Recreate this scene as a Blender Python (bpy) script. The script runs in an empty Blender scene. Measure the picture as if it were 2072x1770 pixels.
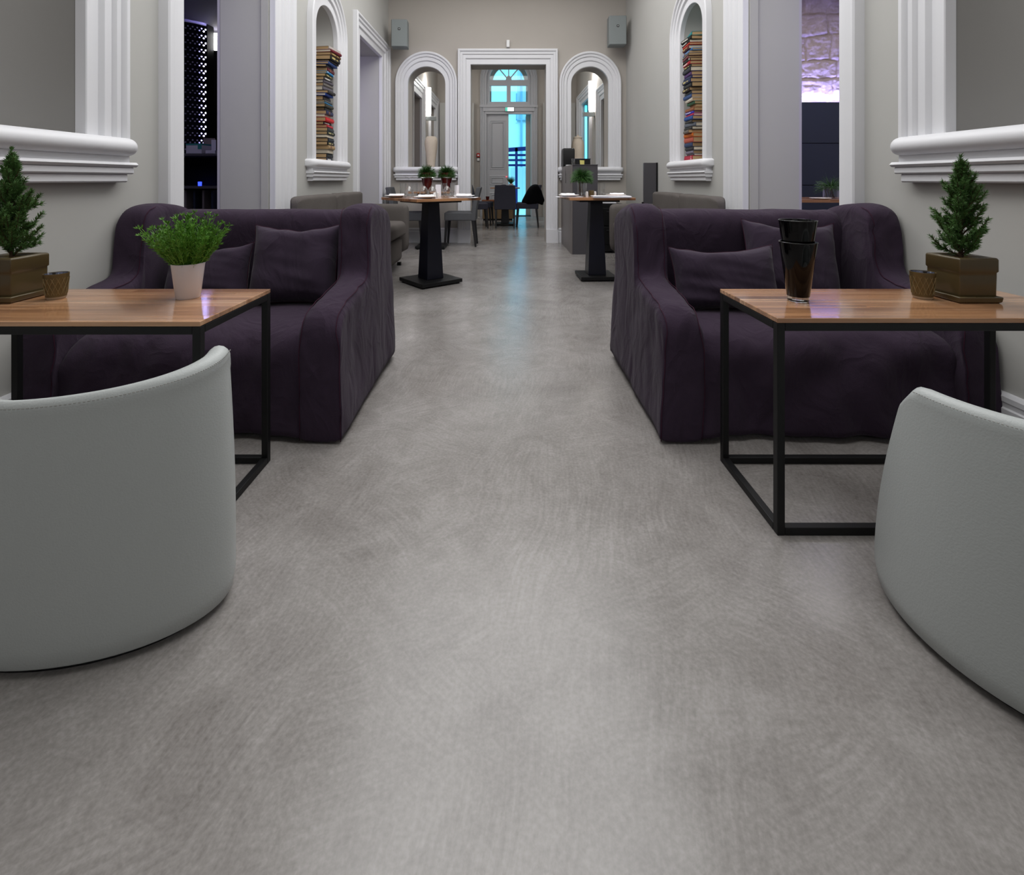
import bpy, bmesh, math, random
from math import sin, cos, pi, sqrt, radians
from mathutils import Vector, Matrix, noise
from mathutils.geometry import tessellate_polygon

S = bpy.context.scene
COL = S.collection
random.seed(7)

# ------------------------------------------------------------------ camera, world, lights, exposure
FX, CX, CY, CH = 960.0, 1025.0, 363.0, 0.95          # focal (px), principal point (px), eye height (m)
cd = bpy.data.cameras.new('camera')
cam = bpy.data.objects.new('camera', cd); COL.objects.link(cam)
cd.sensor_fit = 'HORIZONTAL'; cd.sensor_width = 36.0; cd.lens = FX / 2072 * 36.0
cd.shift_x = (1036 - CX) / 2072; cd.shift_y = (CY - 885) / 2072
cd.clip_start = 0.05; cd.clip_end = 200
cam.location = (0, 0, CH); cam.rotation_euler = (pi / 2, 0, 0)
S.camera = cam

S.view_settings.view_transform = 'Standard'
S.view_settings.look = 'None'
S.view_settings.gamma = 1.0
S.view_settings.use_curve_mapping = False
S.view_settings.exposure = 0.4
S.cycles.use_denoising = True
S.cycles.max_bounces = 10
S.cycles.transparent_max_bounces = 12
S.cycles.sample_clamp_indirect = 6.0
S.cycles.caustics_reflective = False
S.cycles.caustics_refractive = False

w = bpy.data.worlds.new('overcast_sky'); S.world = w; w.use_nodes = True
bg = w.node_tree.nodes['Background']
bg.inputs[0].default_value = (0.22, 0.77, 1.0, 1); bg.inputs[1].default_value = 2.3

def area(name, loc, size, power, col=(1, 1, 1), rot=(0, 0, 0), sy=None, spread=180):
    l = bpy.data.lights.new(name, 'AREA'); l.energy = power; l.color = col
    l.shape = 'RECTANGLE'; l.size = size; l.size_y = sy or size; l.spread = radians(spread)
    o = bpy.data.objects.new(name, l); COL.objects.link(o); o.location = loc; o.rotation_euler = rot
    return o
WARM = (1.0, 0.965, 0.93); COOL = (0.965, 0.98, 1.0)
area('ceiling_light_long', (0.0, 3.1, 3.95), 2.8, 132, (0.985, 0.985, 0.985), sy=5.6)
area('ceiling_light_far', (0.0, 5.7, 3.95), 2.2, 12, WARM, sy=1.2)
area('front_fill_light', (0.0, -2.6, 2.3), 2.8, 12, (0.95, 0.97, 1.0), rot=(radians(82), 0, 0), sy=2.6)  # unseen fill added behind the camera to light surfaces facing it
for sx in (-0.55, 0.55):
    l = bpy.data.lights.new('low_fill_light', 'POINT'); l.energy = 7; l.color = COOL; l.shadow_soft_size = 0.22  # unseen fill lights added to brighten the lower side walls
    o = bpy.data.objects.new('low_fill_light', l); COL.objects.link(o); o.location = (sx, 2.1, 2.75)
area('vestibule_light', (0.0, 9.6, 3.95), 1.6, 27, WARM, sy=2.4)
def aimed(name, loc, target, size, power, col, sy=None):
    d = Vector(target) - Vector(loc)
    return area(name, loc, size, power, col, rot=d.to_track_quat('-Z', 'Y').to_euler(), sy=sy)
aimed('bar_violet_light', (-2.9, 2.0, 2.3), (-1.9, 3.64, 1.0), 0.6, 7, (0.62, 0.58, 1.0))
aimed('stone_room_violet_light', (2.95, 1.9, 2.4), (1.95, 3.6, 1.1), 0.6, 11, (0.74, 0.72, 1.0))
aimed('passage_violet_light', (-2.5, 5.5, 2.2), (-1.9, 6.76, 1.2), 0.5, 5, (0.66, 0.60, 1.0))

area('stone_room_fill_light', (3.9, 4.6, 3.5), 1.2, 44, WARM, sy=1.2)  # fill added out of view to brighten the stone and panelling
area('bar_fill_light', (-3.2, 4.1, 2.95), 0.5, 3.0, (0.75, 0.75, 1.0))  # fill added above the bar to brighten the counter
# ------------------------------------------------------------------ materials
def lin(h):
    h = h.lstrip('#'); c = [int(h[i:i + 2], 16) / 255 for i in (0, 2, 4)]
    return tuple(x / 12.92 if x <= 0.04045 else ((x + 0.055) / 1.055) ** 2.4 for x in c) + (1.0,)

def mat(name, col, rough=0.5, metal=0.0, spec=0.5, noise_amt=0.0, noise_scale=8.0, bump=0.0, bump_scale=60.0,
        trans=0.0, ior=1.45, emit=None, emit_s=0.0, sheen=0.0, stretch=None, alpha=1.0, coat=0.0):
    m = bpy.data.materials.new(name); m.use_nodes = True
    nt = m.node_tree; b = nt.nodes['Principled BSDF']; L = nt.links
    c = lin(col) if isinstance(col, str) else col
    b.inputs['Base Color'].default_value = c
    b.inputs['Roughness'].default_value = rough
    b.inputs['Metallic'].default_value = metal
    b.inputs['Specular IOR Level'].default_value = spec
    b.inputs['Transmission Weight'].default_value = trans
    b.inputs['IOR'].default_value = ior
    b.inputs['Coat Weight'].default_value = coat
    if sheen:
        b.inputs['Sheen Weight'].default_value = sheen
        b.inputs['Sheen Roughness'].default_value = 0.5
    if emit:
        b.inputs['Emission Color'].default_value = lin(emit) if isinstance(emit, str) else emit
        b.inputs['Emission Strength'].default_value = emit_s
    if noise_amt or bump:
        tc = nt.nodes.new('ShaderNodeTexCoord'); mp = nt.nodes.new('ShaderNodeMapping')
        L.new(tc.outputs['Object'], mp.inputs['Vector'])
        if stretch: mp.inputs['Scale'].default_value = stretch
    if noise_amt:
        n = nt.nodes.new('ShaderNodeTexNoise'); n.inputs['Scale'].default_value = noise_scale
        n.inputs['Detail'].default_value = 5
        L.new(mp.outputs[0], n.inputs['Vector'])
        mx = nt.nodes.new('ShaderNodeMix'); mx.data_type = 'RGBA'
        k0, k1 = 1 - noise_amt, 1 + noise_amt
        mx.inputs[6].default_value = tuple(min(1, x * k0) for x in c[:3]) + (1,)
        mx.inputs[7].default_value = tuple(min(1, x * k1) for x in c[:3]) + (1,)
        L.new(n.outputs['Fac'], mx.inputs[0]); L.new(mx.outputs[2], b.inputs['Base Color'])
    if bump:
        n2 = nt.nodes.new('ShaderNodeTexNoise'); n2.inputs['Scale'].default_value = bump_scale
        n2.inputs['Detail'].default_value = 4
        L.new(mp.outputs[0], n2.inputs['Vector'])
        bp = nt.nodes.new('ShaderNodeBump'); bp.inputs['Strength'].default_value = bump
        bp.inputs['Distance'].default_value = 0.01
        L.new(n2.outputs['Fac'], bp.inputs['Height']); L.new(bp.outputs[0], b.inputs['Normal'])
    return m

def wood_mat(name, tones, strip, length=0.9, rough=0.22):
    """strips running along local X, each with its own tone, grain stretched along X"""
    m = bpy.data.materials.new(name); m.use_nodes = True
    nt = m.node_tree; b = nt.nodes['Principled BSDF']; L = nt.links; N = nt.nodes.new
    tc = N('ShaderNodeTexCoord')
    sep = N('ShaderNodeSeparateXYZ'); L.new(tc.outputs['Object'], sep.inputs[0])
    my = N('ShaderNodeMath'); my.operation = 'DIVIDE'; my.inputs[1].default_value = strip
    L.new(sep.outputs['Y'], my.inputs[0])
    fl = N('ShaderNodeMath'); fl.operation = 'FLOOR'; L.new(my.outputs[0], fl.inputs[0])
    wn0 = N('ShaderNodeTexWhiteNoise'); wn0.noise_dimensions = '1D'; L.new(fl.outputs[0], wn0.inputs['W'])
    mx_ = N('ShaderNodeMath'); mx_.operation = 'DIVIDE'; mx_.inputs[1].default_value = length
    L.new(sep.outputs['X'], mx_.inputs[0])
    ad = N('ShaderNodeMath'); ad.operation = 'ADD'; L.new(mx_.outputs[0], ad.inputs[0]); L.new(wn0.outputs['Value'], ad.inputs[1])
    fx = N('ShaderNodeMath'); fx.operation = 'FLOOR'; L.new(ad.outputs[0], fx.inputs[0])
    cb = N('ShaderNodeCombineXYZ'); L.new(fx.outputs[0], cb.inputs[0]); L.new(fl.outputs[0], cb.inputs[1])
    wn = N('ShaderNodeTexWhiteNoise'); wn.noise_dimensions = '3D'; L.new(cb.outputs[0], wn.inputs['Vector'])
    rp = N('ShaderNodeValToRGB'); L.new(wn.outputs['Value'], rp.inputs[0])
    el = rp.color_ramp.elements
    el[0].position = 0; el[0].color = lin(tones[0]); el[1].position = 1; el[1].color = lin(tones[-1])
    for i, t in enumerate(tones[1:-1]):
        e = el.new((i + 1) / (len(tones) - 1)); e.color = lin(t)
    mp = N('ShaderNodeMapping'); mp.inputs['Scale'].default_value = (1.6, 38, 38); L.new(tc.outputs['Object'], mp.inputs[0])
    off = N('ShaderNodeVectorMath'); off.operation = 'ADD'; L.new(mp.outputs[0], off.inputs[0]); L.new(wn.outputs['Color'], off.inputs[1])
    n = N('ShaderNodeTexNoise'); n.inputs['Scale'].default_value = 1.0; n.inputs['Detail'].default_value = 6
    n.inputs['Distortion'].default_value = 0.6
    L.new(off.outputs[0], n.inputs['Vector'])
    gr = N('ShaderNodeValToRGB'); L.new(n.outputs['Fac'], gr.inputs[0])
    gr.color_ramp.elements[0].position = 0.34; gr.color_ramp.elements[0].color = (0.42, 0.33, 0.28, 1)
    gr.color_ramp.elements[1].position = 0.62; gr.color_ramp.elements[1].color = (1.06, 1.04, 1.02, 1)
    mm = N('ShaderNodeMix'); mm.data_type = 'RGBA'; mm.blend_type = 'MULTIPLY'; mm.inputs[0].default_value = 0.72
    L.new(rp.outputs[0], mm.inputs[6]); L.new(gr.outputs[0], mm.inputs[7])
    L.new(mm.outputs[2], b.inputs['Base Color'])
    b.inputs['Roughness'].default_value = rough
    b.inputs['Specular IOR Level'].default_value = 0.5
    b.inputs['Coat Weight'].default_value = 0.6; b.inputs['Coat Roughness'].default_value = 0.10
    return m

def floor_mat():
    m = bpy.data.materials.new('polished_concrete'); m.use_nodes = True
    nt = m.node_tree; b = nt.nodes['Principled BSDF']; L = nt.links; N = nt.nodes.new
    tc = N('ShaderNodeTexCoord')
    def nz(scale, detail, dist=0.0, vec=None, rough=0.55):
        n = N('ShaderNodeTexNoise'); n.inputs['Scale'].default_value = scale; n.inputs['Detail'].default_value = detail
        n.inputs['Distortion'].default_value = dist; n.inputs['Roughness'].default_value = rough
        L.new(vec or tc.outputs['Object'], n.inputs['Vector']); return n
    big = nz(1.1, 5, 0.6); mid = nz(7.0, 9, 0.8, rough=0.72)
    # trowel strokes: three sets of short arcs in different directions, each showing in its own patches
    strokes = []
    for ang, sc, off in ((0.45, (9, 85, 1), 0), (-0.75, (11, 100, 1), 3), (1.35, (9, 90, 1), 7)):
        wv = N('ShaderNodeTexNoise'); wv.inputs['Scale'].default_value = 1.6; wv.inputs['Detail'].default_value = 1; L.new(tc.outputs['Object'], wv.inputs['Vector'])
        ad = N('ShaderNodeVectorMath'); ad.operation = 'MULTIPLY_ADD'; ad.inputs[1].default_value = (0.22, 0.22, 0)
        L.new(wv.outputs['Color'], ad.inputs[0]); L.new(tc.outputs['Object'], ad.inputs[2])
        mp = N('ShaderNodeMapping'); mp.vector_type = 'TEXTURE'; mp.inputs['Location'].default_value = (off, off * 0.7, 0); mp.inputs['Rotation'].default_value = (0, 0, ang)
        mp.inputs['Scale'].default_value = (1 / sc[0], 1 / sc[1], 1); L.new(ad.outputs[0], mp.inputs[0])
        strokes.append(nz(1.0, 4, 0.2, mp.outputs[0], 0.6))
    def mask(off):
        mp = N('ShaderNodeMapping'); mp.inputs['Location'].default_value = (off, off, 0); L.new(tc.outputs['Object'], mp.inputs[0])
        n = nz(2.3, 3, 0.4, mp.outputs[0]); r_ = N('ShaderNodeMapRange'); r_.inputs['From Min'].default_value = 0.42; r_.inputs['From Max'].default_value = 0.58
        L.new(n.outputs['Fac'], r_.inputs[0]); return r_.outputs[0]
    def mixs(a_, b_, m_):
        x = N('ShaderNodeMix'); x.data_type = 'FLOAT'; L.new(m_, x.inputs[0]); L.new(a_, x.inputs[2]); L.new(b_, x.inputs[3]); return x.outputs[0]
    st = mixs(mixs(strokes[0].outputs['Fac'], strokes[1].outputs['Fac'], mask(0)), strokes[2].outputs['Fac'], mask(11))
    fine = nz(120, 3)
    def mixf(a, bb, f):
        x = N('ShaderNodeMix'); x.data_type = 'FLOAT'; x.inputs[0].default_value = f
        L.new(a, x.inputs[2]); L.new(bb, x.inputs[3]); return x.outputs[0]
    v = mixf(big.outputs['Fac'], mid.outputs['Fac'], 0.42)
    v = mixf(v, st, 0.24)
    v = mixf(v, fine.outputs['Fac'], 0.2)
    rp = N('ShaderNodeValToRGB'); L.new(v, rp.inputs[0])
    e = rp.color_ramp.elements
    e[0].position = 0.37; e[0].color = lin('#6d6865'); e[1].position = 0.63; e[1].color = lin('#a19d9b')
    x = e.new(0.5); x.color = lin('#898582')
    L.new(rp.outputs[0], b.inputs['Base Color'])
    rr = N('ShaderNodeMapRange'); rr.inputs['From Min'].default_value = 0.35; rr.inputs['From Max'].default_value = 0.65
    rr.inputs['To Min'].default_value = 0.19; rr.inputs['To Max'].default_value = 0.27
    L.new(v, rr.inputs[0]); L.new(rr.outputs[0], b.inputs['Roughness'])
    b.inputs['Specular IOR Level'].default_value = 0.5
    bp = N('ShaderNodeBump'); bp.inputs['Strength'].default_value = 0.07; bp.inputs['Distance'].default_value = 0.004
    L.new(v, bp.inputs['Height']); L.new(bp.outputs[0], b.inputs['Normal'])
    return m

M = {}
M['floor'] = floor_mat()
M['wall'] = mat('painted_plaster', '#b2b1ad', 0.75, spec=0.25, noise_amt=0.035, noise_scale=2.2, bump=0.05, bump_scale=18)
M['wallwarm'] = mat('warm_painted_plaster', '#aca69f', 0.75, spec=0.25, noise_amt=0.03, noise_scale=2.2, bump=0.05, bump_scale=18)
M['niche'] = mat('shaded_niche_plaster', '#94928f', 0.75, spec=0.25, noise_amt=0.03, noise_scale=2.2, bump=0.05, bump_scale=18)  # shade of the near niches put into the plaster colour
M['ceiling'] = mat('ceiling_paint', '#d8d6d2', 0.8, spec=0.2)
M['trim'] = mat('white_gloss_trim', '#d8d8db', 0.42, spec=0.4, bump=0.03, bump_scale=9)
M['doorpaint'] = mat('grey_white_door_paint', '#b4b5ba', 0.45, spec=0.4, bump=0.03)
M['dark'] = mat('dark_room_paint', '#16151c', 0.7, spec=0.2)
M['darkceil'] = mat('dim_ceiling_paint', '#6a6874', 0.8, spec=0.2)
M['lilacwall'] = mat('lilac_plaster', '#b3afba', 0.75, spec=0.2)
M['linen'] = mat('plum_linen', '#362b39', 0.92, spec=0.12, noise_amt=0.10, noise_scale=5, bump=0.2, bump_scale=300, sheen=0.06)
M['linen2'] = mat('plum_linen_cushion', '#352b39', 0.92, spec=0.12, noise_amt=0.10, noise_scale=7, bump=0.12, bump_scale=330, sheen=0.12)
def add_folds(m, scale=7.5, strength=0.62, dist=0.03):
    nt = m.node_tree; N = nt.nodes.new; L = nt.links; b = nt.nodes['Principled BSDF']
    old = b.inputs['Normal'].links[0].from_node
    tc = N('ShaderNodeTexCoord'); n = N('ShaderNodeTexNoise'); n.inputs['Scale'].default_value = scale; n.inputs['Detail'].default_value = 3
    n.inputs['Distortion'].default_value = 0.9; n.inputs['Roughness'].default_value = 0.45
    mp = N('ShaderNodeMapping'); mp.inputs['Scale'].default_value = (1.0, 1.0, 0.6); L.new(tc.outputs['Object'], mp.inputs[0]); L.new(mp.outputs[0], n.inputs['Vector'])
    a = N('ShaderNodeMath'); a.operation = 'SUBTRACT'; a.inputs[1].default_value = 0.5; L.new(n.outputs['Fac'], a.inputs[0])
    c = N('ShaderNodeMath'); c.operation = 'ABSOLUTE'; L.new(a.outputs[0], c.inputs[0])
    bp = N('ShaderNodeBump'); bp.inputs['Strength'].default_value = strength; bp.inputs['Distance'].default_value = dist; bp.invert = True
    L.new(c.outputs[0], bp.inputs['Height']); L.new(bp.outputs[0], old.inputs['Normal'])
add_folds(M['linen']); add_folds(M['linen2'], 7.0, 0.7)
M['lilaclit'] = mat('lavender_lit_door', '#7d7590', 0.6)  # lavender light of the doorway recess put into the door colour
M['thread'] = mat('wine_red_thread', '#38182a', 0.8, spec=0.2)
M['leather'] = mat('off_white_leather', '#aeb2b1', 0.40, spec=0.42, noise_amt=0.02, noise_scale=4, bump=0.10, bump_scale=260)
M['stitch'] = mat('leather_stitching', '#8f8f8b', 0.6)
M['blackmetal'] = mat('black_powder_coat', '#131314', 0.45, spec=0.35)
M['tabletop'] = wood_mat('oiled_plank_top', ['#8f6446', '#c79b76', '#ad805c', '#d2a985', '#6f4b36', '#b98a64'], 0.034, 1.7, 0.17)
M['bistrotop'] = wood_mat('block_wood_top', ['#8f6242', '#b98a62', '#7a5238', '#a87650'], 0.075, 0.5, 0.28)
M['pedestal'] = mat('blue_black_steel', '#14151f', 0.35, spec=0.45)
M['greyfab'] = mat('taupe_grey_linen', '#5f5a57', 0.92, spec=0.1, noise_amt=0.1, noise_scale=6, bump=0.3, bump_scale=160)
M['chairfab'] = mat('charcoal_chair_fabric', '#56575a', 0.9, spec=0.12, noise_amt=0.08, noise_scale=20, bump=0.2, bump_scale=300)
M['chairfabdark'] = mat('slate_chair_fabric', '#3d3d47', 0.9, spec=0.12, noise_amt=0.08, noise_scale=20, bump=0.2, bump_scale=300)
M['chairleg'] = mat('dark_stained_leg', '#1c1b1d', 0.45)
M['ceramic'] = mat('olive_glazed_ceramic', '#4d422b', 0.2, spec=0.5, noise_amt=0.14, noise_scale=10)
M['whitepot'] = mat('white_ceramic', '#d2cfd6', 0.25, spec=0.45)
M['soil'] = mat('dark_soil', '#1d1712', 0.95, bump=0.6, bump_scale=90)
M['needle'] = mat('spruce_needles', '#52763f', 0.55, spec=0.35, noise_amt=0.35, noise_scale=26)
M['rosemary'] = mat('bright_needle_leaves', '#5c8c30', 0.45, spec=0.45, noise_amt=0.35, noise_scale=24)
M['palmleaf'] = mat('dark_green_blades', '#315623', 0.5, spec=0.35, noise_amt=0.35, noise_scale=20)
M['bark'] = mat('brown_bark', '#43301f', 0.85)
M['mercury'] = mat('gold_mercury_glass', '#5f5133', 0.36, metal=0.35, noise_amt=0.25, noise_scale=40)
M['mercuryin'] = mat('silvered_glass_lining', '#b9bcc8', 0.12, metal=1.0)
M['mercurypat'] = mat('pale_gold_lattice', '#827350', 0.35, metal=0.4)
M['wax'] = mat('candle_wax', '#d8d2c2', 0.5)
M['frost'] = mat('frosted_glass_foot', '#9a9080', 0.3, spec=0.5)
M['blackglass'] = mat('black_glass', '#050506', 0.05, spec=0.3)
def thin_glass(name, tint=(0.985, 0.99, 0.99, 1)):
    m = bpy.data.materials.new(name); m.use_nodes = True; nt = m.node_tree; nt.nodes.clear(); N = nt.nodes.new; L = nt.links
    o = N('ShaderNodeOutputMaterial'); t = N('ShaderNodeBsdfTransparent'); t.inputs[0].default_value = tint
    g = N('ShaderNodeBsdfGlossy'); g.inputs['Roughness'].default_value = 0.03
    f = N('ShaderNodeLayerWeight'); f.inputs[0].default_value = 0.5; mx = N('ShaderNodeMixShader')
    pw = N('ShaderNodeMath'); pw.operation = 'POWER'; pw.inputs[1].default_value = 2.2; L.new(f.outputs['Facing'], pw.inputs[0])
    ma = N('ShaderNodeMath'); ma.operation = 'MULTIPLY_ADD'; ma.inputs[1].default_value = 0.75; ma.inputs[2].default_value = 0.05; L.new(pw.outputs[0], ma.inputs[0])
    L.new(ma.outputs[0], mx.inputs[0]); L.new(t.outputs[0], mx.inputs[1]); L.new(g.outputs[0], mx.inputs[2]); L.new(mx.outputs[0], o.inputs[0])
    return m
M['glass'] = thin_glass('clear_glass')
M['glassthick'] = mat('thick_clear_glass', '#f2f6f6', 0.02, trans=1.0, ior=1.45)
M['pane'] = thin_glass('window_glass', (0.97, 0.98, 0.98, 1))
M['plate'] = mat('white_porcelain', '#eceae8', 0.2)
M['napkin'] = mat('white_napkin', '#efedf0', 0.85)
M['paper'] = mat('printed_paper', '#e9e8ee', 0.6)
M['page'] = mat('book_pages', '#b0926a', 0.85, noise_amt=0.12, noise_scale=6, bump=0.3, bump_scale=300, stretch=(1, 1, 30))
M['pagew'] = mat('pale_book_pages', '#cfc4b0', 0.85, noise_amt=0.1, noise_scale=6, bump=0.3, bump_scale=300, stretch=(1, 1, 30))
M['gold'] = mat('gilt_lettering', '#cdb66a', 0.35, metal=0.6)
M['whitelabel'] = mat('white_lettering', '#e8e4dc', 0.6)
M['speaker'] = mat('grey_speaker_grille', '#7d8383', 0.5, spec=0.35, bump=0.1, bump_scale=400)
M['plastic'] = mat('white_plastic', '#dcdcdc', 0.4)
M['blackplastic'] = mat('black_plastic', '#0c0c0d', 0.4, spec=0.4)
M['redpot'] = mat('dark_red_glass', '#4a0c10', 0.12, spec=0.55)
M['terracotta'] = mat('pale_crackled_clay', '#c9bcab', 0.8, spec=0.2, noise_amt=0.1, noise_scale=12, bump=0.4, bump_scale=45)
M['cabinet'] = mat('charcoal_laminate', '#4a484c', 0.35, spec=0.4)
M['cabinetside'] = mat('taupe_laminate', '#6d6765', 0.4, spec=0.35)
M['boarddark'] = mat('dark_blue_panel', '#2a2f3d', 0.35, spec=0.45)
M['beigewood'] = mat('pale_box_wood', '#7f6a4e', 0.6, noise_amt=0.12, noise_scale=8, stretch=(1, 12, 12))
M['amber'] = mat('amber_brown_wood', '#7a451f', 0.5)
M['blackcloth'] = mat('black_wool', '#08080a', 0.95, spec=0.1)
M['redplastic'] = mat('red_plastic', '#a3201f', 0.4)
M['facade'] = mat('pale_render_facade', '#dfe6ea', 0.85)
M['facadedark'] = mat('facade_shutter', '#86a3c4', 0.7)
M['steelblue'] = mat('dark_blue_steel', '#1c1f66', 0.5)
M['cartongrey'] = mat('white_carton', '#b7b4bd', 0.7)
M['cartonteal'] = mat('teal_print', '#2f7a78', 0.6)
M['cartonbrown'] = mat('raw_cardboard', '#776a68', 0.8)
M['lampglass'] = mat('lit_opal_glass', '#ffffff', 0.4, emit=(1.0, 0.985, 0.96, 1), emit_s=9.0)
M['lampmetal'] = mat('brushed_lamp_metal', '#b9c0c0', 0.35, metal=0.6)
M['ledviolet'] = mat('violet_led', '#ffffff', 0.4, emit=(0.34, 0.33, 1.0, 1), emit_s=230.0)
M['ledwhite'] = mat('white_blue_led', '#ffffff', 0.4, emit=(0.46, 0.43, 1.0, 1), emit_s=60.0)
M['cyangap'] = mat('cyan_gap_glow', '#ffffff', 0.4, emit=(0.02, 0.62, 1.0, 1), emit_s=1.6)  # glow standing in for cyan light in a door gap
M['exitlit'] = mat('lit_exit_panel', '#ffffff', 0.4, emit=(0.75, 1.0, 0.97, 1), emit_s=2.2)
M['exitgreen'] = mat('exit_green', '#0e7a5a', 0.4, emit=(0.02, 0.55, 0.38, 1), emit_s=1.0)
M['statuslight'] = mat('red_status_light', '#ff3030', 0.4, emit=(1.0, 0.12, 0.15, 1), emit_s=1.5)
M['bluelit'] = mat('blue_bar_light', '#3040ff', 0.4, emit=(0.03, 0.06, 1.0, 1), emit_s=2.0)

# ------------------------------------------------------------------ mesh helpers
class MB:
    def __init__(s): s.v = []; s.f = []
    def add(s, vs, fs):
        o = len(s.v); s.v += [tuple(p) for p in vs]; s.f += [tuple(i + o for i in q) for q in fs]; return s
    def box(s, x0, x1, y0, y1, z0, z1):
        return s.add([(x0, y0, z0), (x1, y0, z0), (x1, y1, z0), (x0, y1, z0), (x0, y0, z1), (x1, y0, z1), (x1, y1, z1), (x0, y1, z1)],
                     [(0, 3, 2, 1), (4, 5, 6, 7), (0, 1, 5, 4), (1, 2, 6, 5), (2, 3, 7, 6), (3, 0, 4, 7)])
    def obox(s, c, size, R):
        h = [x / 2 for x in size]; c = Vector(c); vs = []
        for z in (-1, 1):
            for (x, y) in ((-1, -1), (1, -1), (1, 1), (-1, 1)):
                vs.append(c + R @ Vector((x * h[0], y * h[1], z * h[2])))
        return s.add(vs, [(0, 3, 2, 1), (4, 5, 6, 7), (0, 1, 5, 4), (1, 2, 6, 5), (2, 3, 7, 6), (3, 0, 4, 7)])
    def hexa(s, b, t):
        """two quads (bottom ring, top ring) joined"""
        return s.add(list(b) + list(t), [(0, 3, 2, 1), (4, 5, 6, 7), (0, 1, 5, 4), (1, 2, 6, 5), (2, 3, 7, 6), (3, 0, 4, 7)])
    def lathe(s, prof, n=32, c=(0, 0, 0), sx=1, sy=1):
        """prof: list of (r, z); r==0 closes to a pole"""
        rings = []; vs = []; fs = []
        for r, z in prof:
            if r < 1e-6: rings.append([len(vs)]); vs.append((c[0], c[1], c[2] + z))
            else:
                rings.append(list(range(len(vs), len(vs) + n)))
                vs += [(c[0] + sx * r * cos(2 * pi * i / n), c[1] + sy * r * sin(2 * pi * i / n), c[2] + z) for i in range(n)]
        for a, b in zip(rings, rings[1:]):
            if len(a) == 1 and len(b) == 1: continue
            for i in range(n):
                j = (i + 1) % n
                if len(a) == 1: fs.append((a[0], b[j], b[i]))
                elif len(b) == 1: fs.append((a[i], a[j], b[0]))
                else: fs.append((a[i], a[j], b[j], b[i]))
        return s.add(vs, fs)
    def tube(s, pts, r, n=6, cap=True):
        pts = [Vector(p) for p in pts]; k = len(pts); vs = []; fs = []
        rs = r if isinstance(r, (list, tuple)) else [r] * k
        up = Vector((0, 0, 1))
        for i, p in enumerate(pts):
            t = (pts[min(i + 1, k - 1)] - pts[max(i - 1, 0)]).normalized()
            a = t.cross(up)
            if a.length < 1e-3: a = t.cross(Vector((1, 0, 0)))
            a.normalize(); b = t.cross(a).normalized()
            for q in range(n):
                th = 2 * pi * q / n; vs.append(p + (a * cos(th) + b * sin(th)) * rs[i])
        for i in range(k - 1):
            for q in range(n):
                q2 = (q + 1) % n; fs.append((i * n + q, i * n + q2, (i + 1) * n + q2, (i + 1) * n + q))
        if cap: fs.append(tuple(range(n))[::-1]); fs.append(tuple(range((k - 1) * n, k * n)))
        return s.add(vs, fs)
    def loft(s, rings, closed=True, cap=True, caprings=0, bulge=0.0):
        """rings: equal-length loops of points, joined in order; ends capped"""
        n = len(rings[0]); vs = []; fs = []
        for r in rings: vs += [tuple(p) for p in r]
        for i in range(len(rings) - 1):
            for q in range(n if closed else n - 1):
                q2 = (q + 1) % n; fs.append((i * n + q, i * n + q2, (i + 1) * n + q2, (i + 1) * n + q))
        if cap:
            for end in (0, len(rings) - 1):
                base = [end * n + q for q in range(n)]
                c = Vector((0, 0, 0))
                for p in rings[end]: c += Vector(p)
                c /= n; prev = base
                nb = rings[1 if end == 0 else end - 1]; cn = Vector((0, 0, 0))
                for p in nb: cn += Vector(p)
                cn /= n; out = (c - cn); out = out.normalized() if out.length > 1e-6 else Vector((0, 0, 0))
                for k in range(1, caprings + 1):
                    t = k / (caprings + 1); cur = []
                    for p in rings[end]:
                        cur.append(len(vs)); vs.append(tuple(Vector(p).lerp(c, t) + out * bulge * sin(t * pi / 2)))
                    for q in range(n): fs.append((prev[q], prev[(q + 1) % n], cur[(q + 1) % n], cur[q]))
                    prev = cur
                if caprings:
                    ci = len(vs); vs.append(tuple(c + out * bulge))
                    for q in range(n): fs.append((prev[q], prev[(q + 1) % n], ci))
                else: fs.append(tuple(prev))
        return s.add(vs, fs)
    def prism(s, poly, a0, a1, ax):
        """poly in the two other axes, extruded along axis ax from a0 to a1"""
        def p3(p, a):
            if ax == 0: return (a, p[0], p[1])
            if ax == 1: return (p[0], a, p[1])
            return (p[0], p[1], a)
        n = len(poly); vs = [p3(p, a0) for p in poly] + [p3(p, a1) for p in poly]
        fs = [tuple(range(n)), tuple(range(n, 2 * n))] + [(i, (i + 1) % n, n + (i + 1) % n, n + i) for i in range(n)]
        return s.add(vs, fs)
    def xf(s, fn): s.v = [tuple(fn(Vector(p))) for p in s.v]; return s
    def build(s, name, m, parent=None, smooth=None, bevel=0.0, sub=0, seg=2, recalc=True):
        me = bpy.data.meshes.new(name); me.from_pydata(s.v, [], s.f); me.validate()
        if recalc:
            bm = bmesh.new(); bm.from_mesh(me); bmesh.ops.recalc_face_normals(bm, faces=bm.faces); bm.to_mesh(me); bm.free()
        me.materials.append(M[m] if isinstance(m, str) else m)
        o = bpy.data.objects.new(name, me); COL.objects.link(o)
        if parent: o.parent = parent
        if smooth is not None:
            me.polygons.foreach_set('use_smooth', [True] * len(me.polygons))
            if smooth < 180: me.set_sharp_from_angle(angle=radians(smooth))
        if bevel:
            b = o.modifiers.new('bevel', 'BEVEL'); b.width = bevel; b.segments = seg; b.limit_method = 'ANGLE'; b.angle_limit = radians(40)
        if sub:
            q = o.modifiers.new('sub', 'SUBSURF'); q.levels = sub; q.render_levels = sub
        return o

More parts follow.
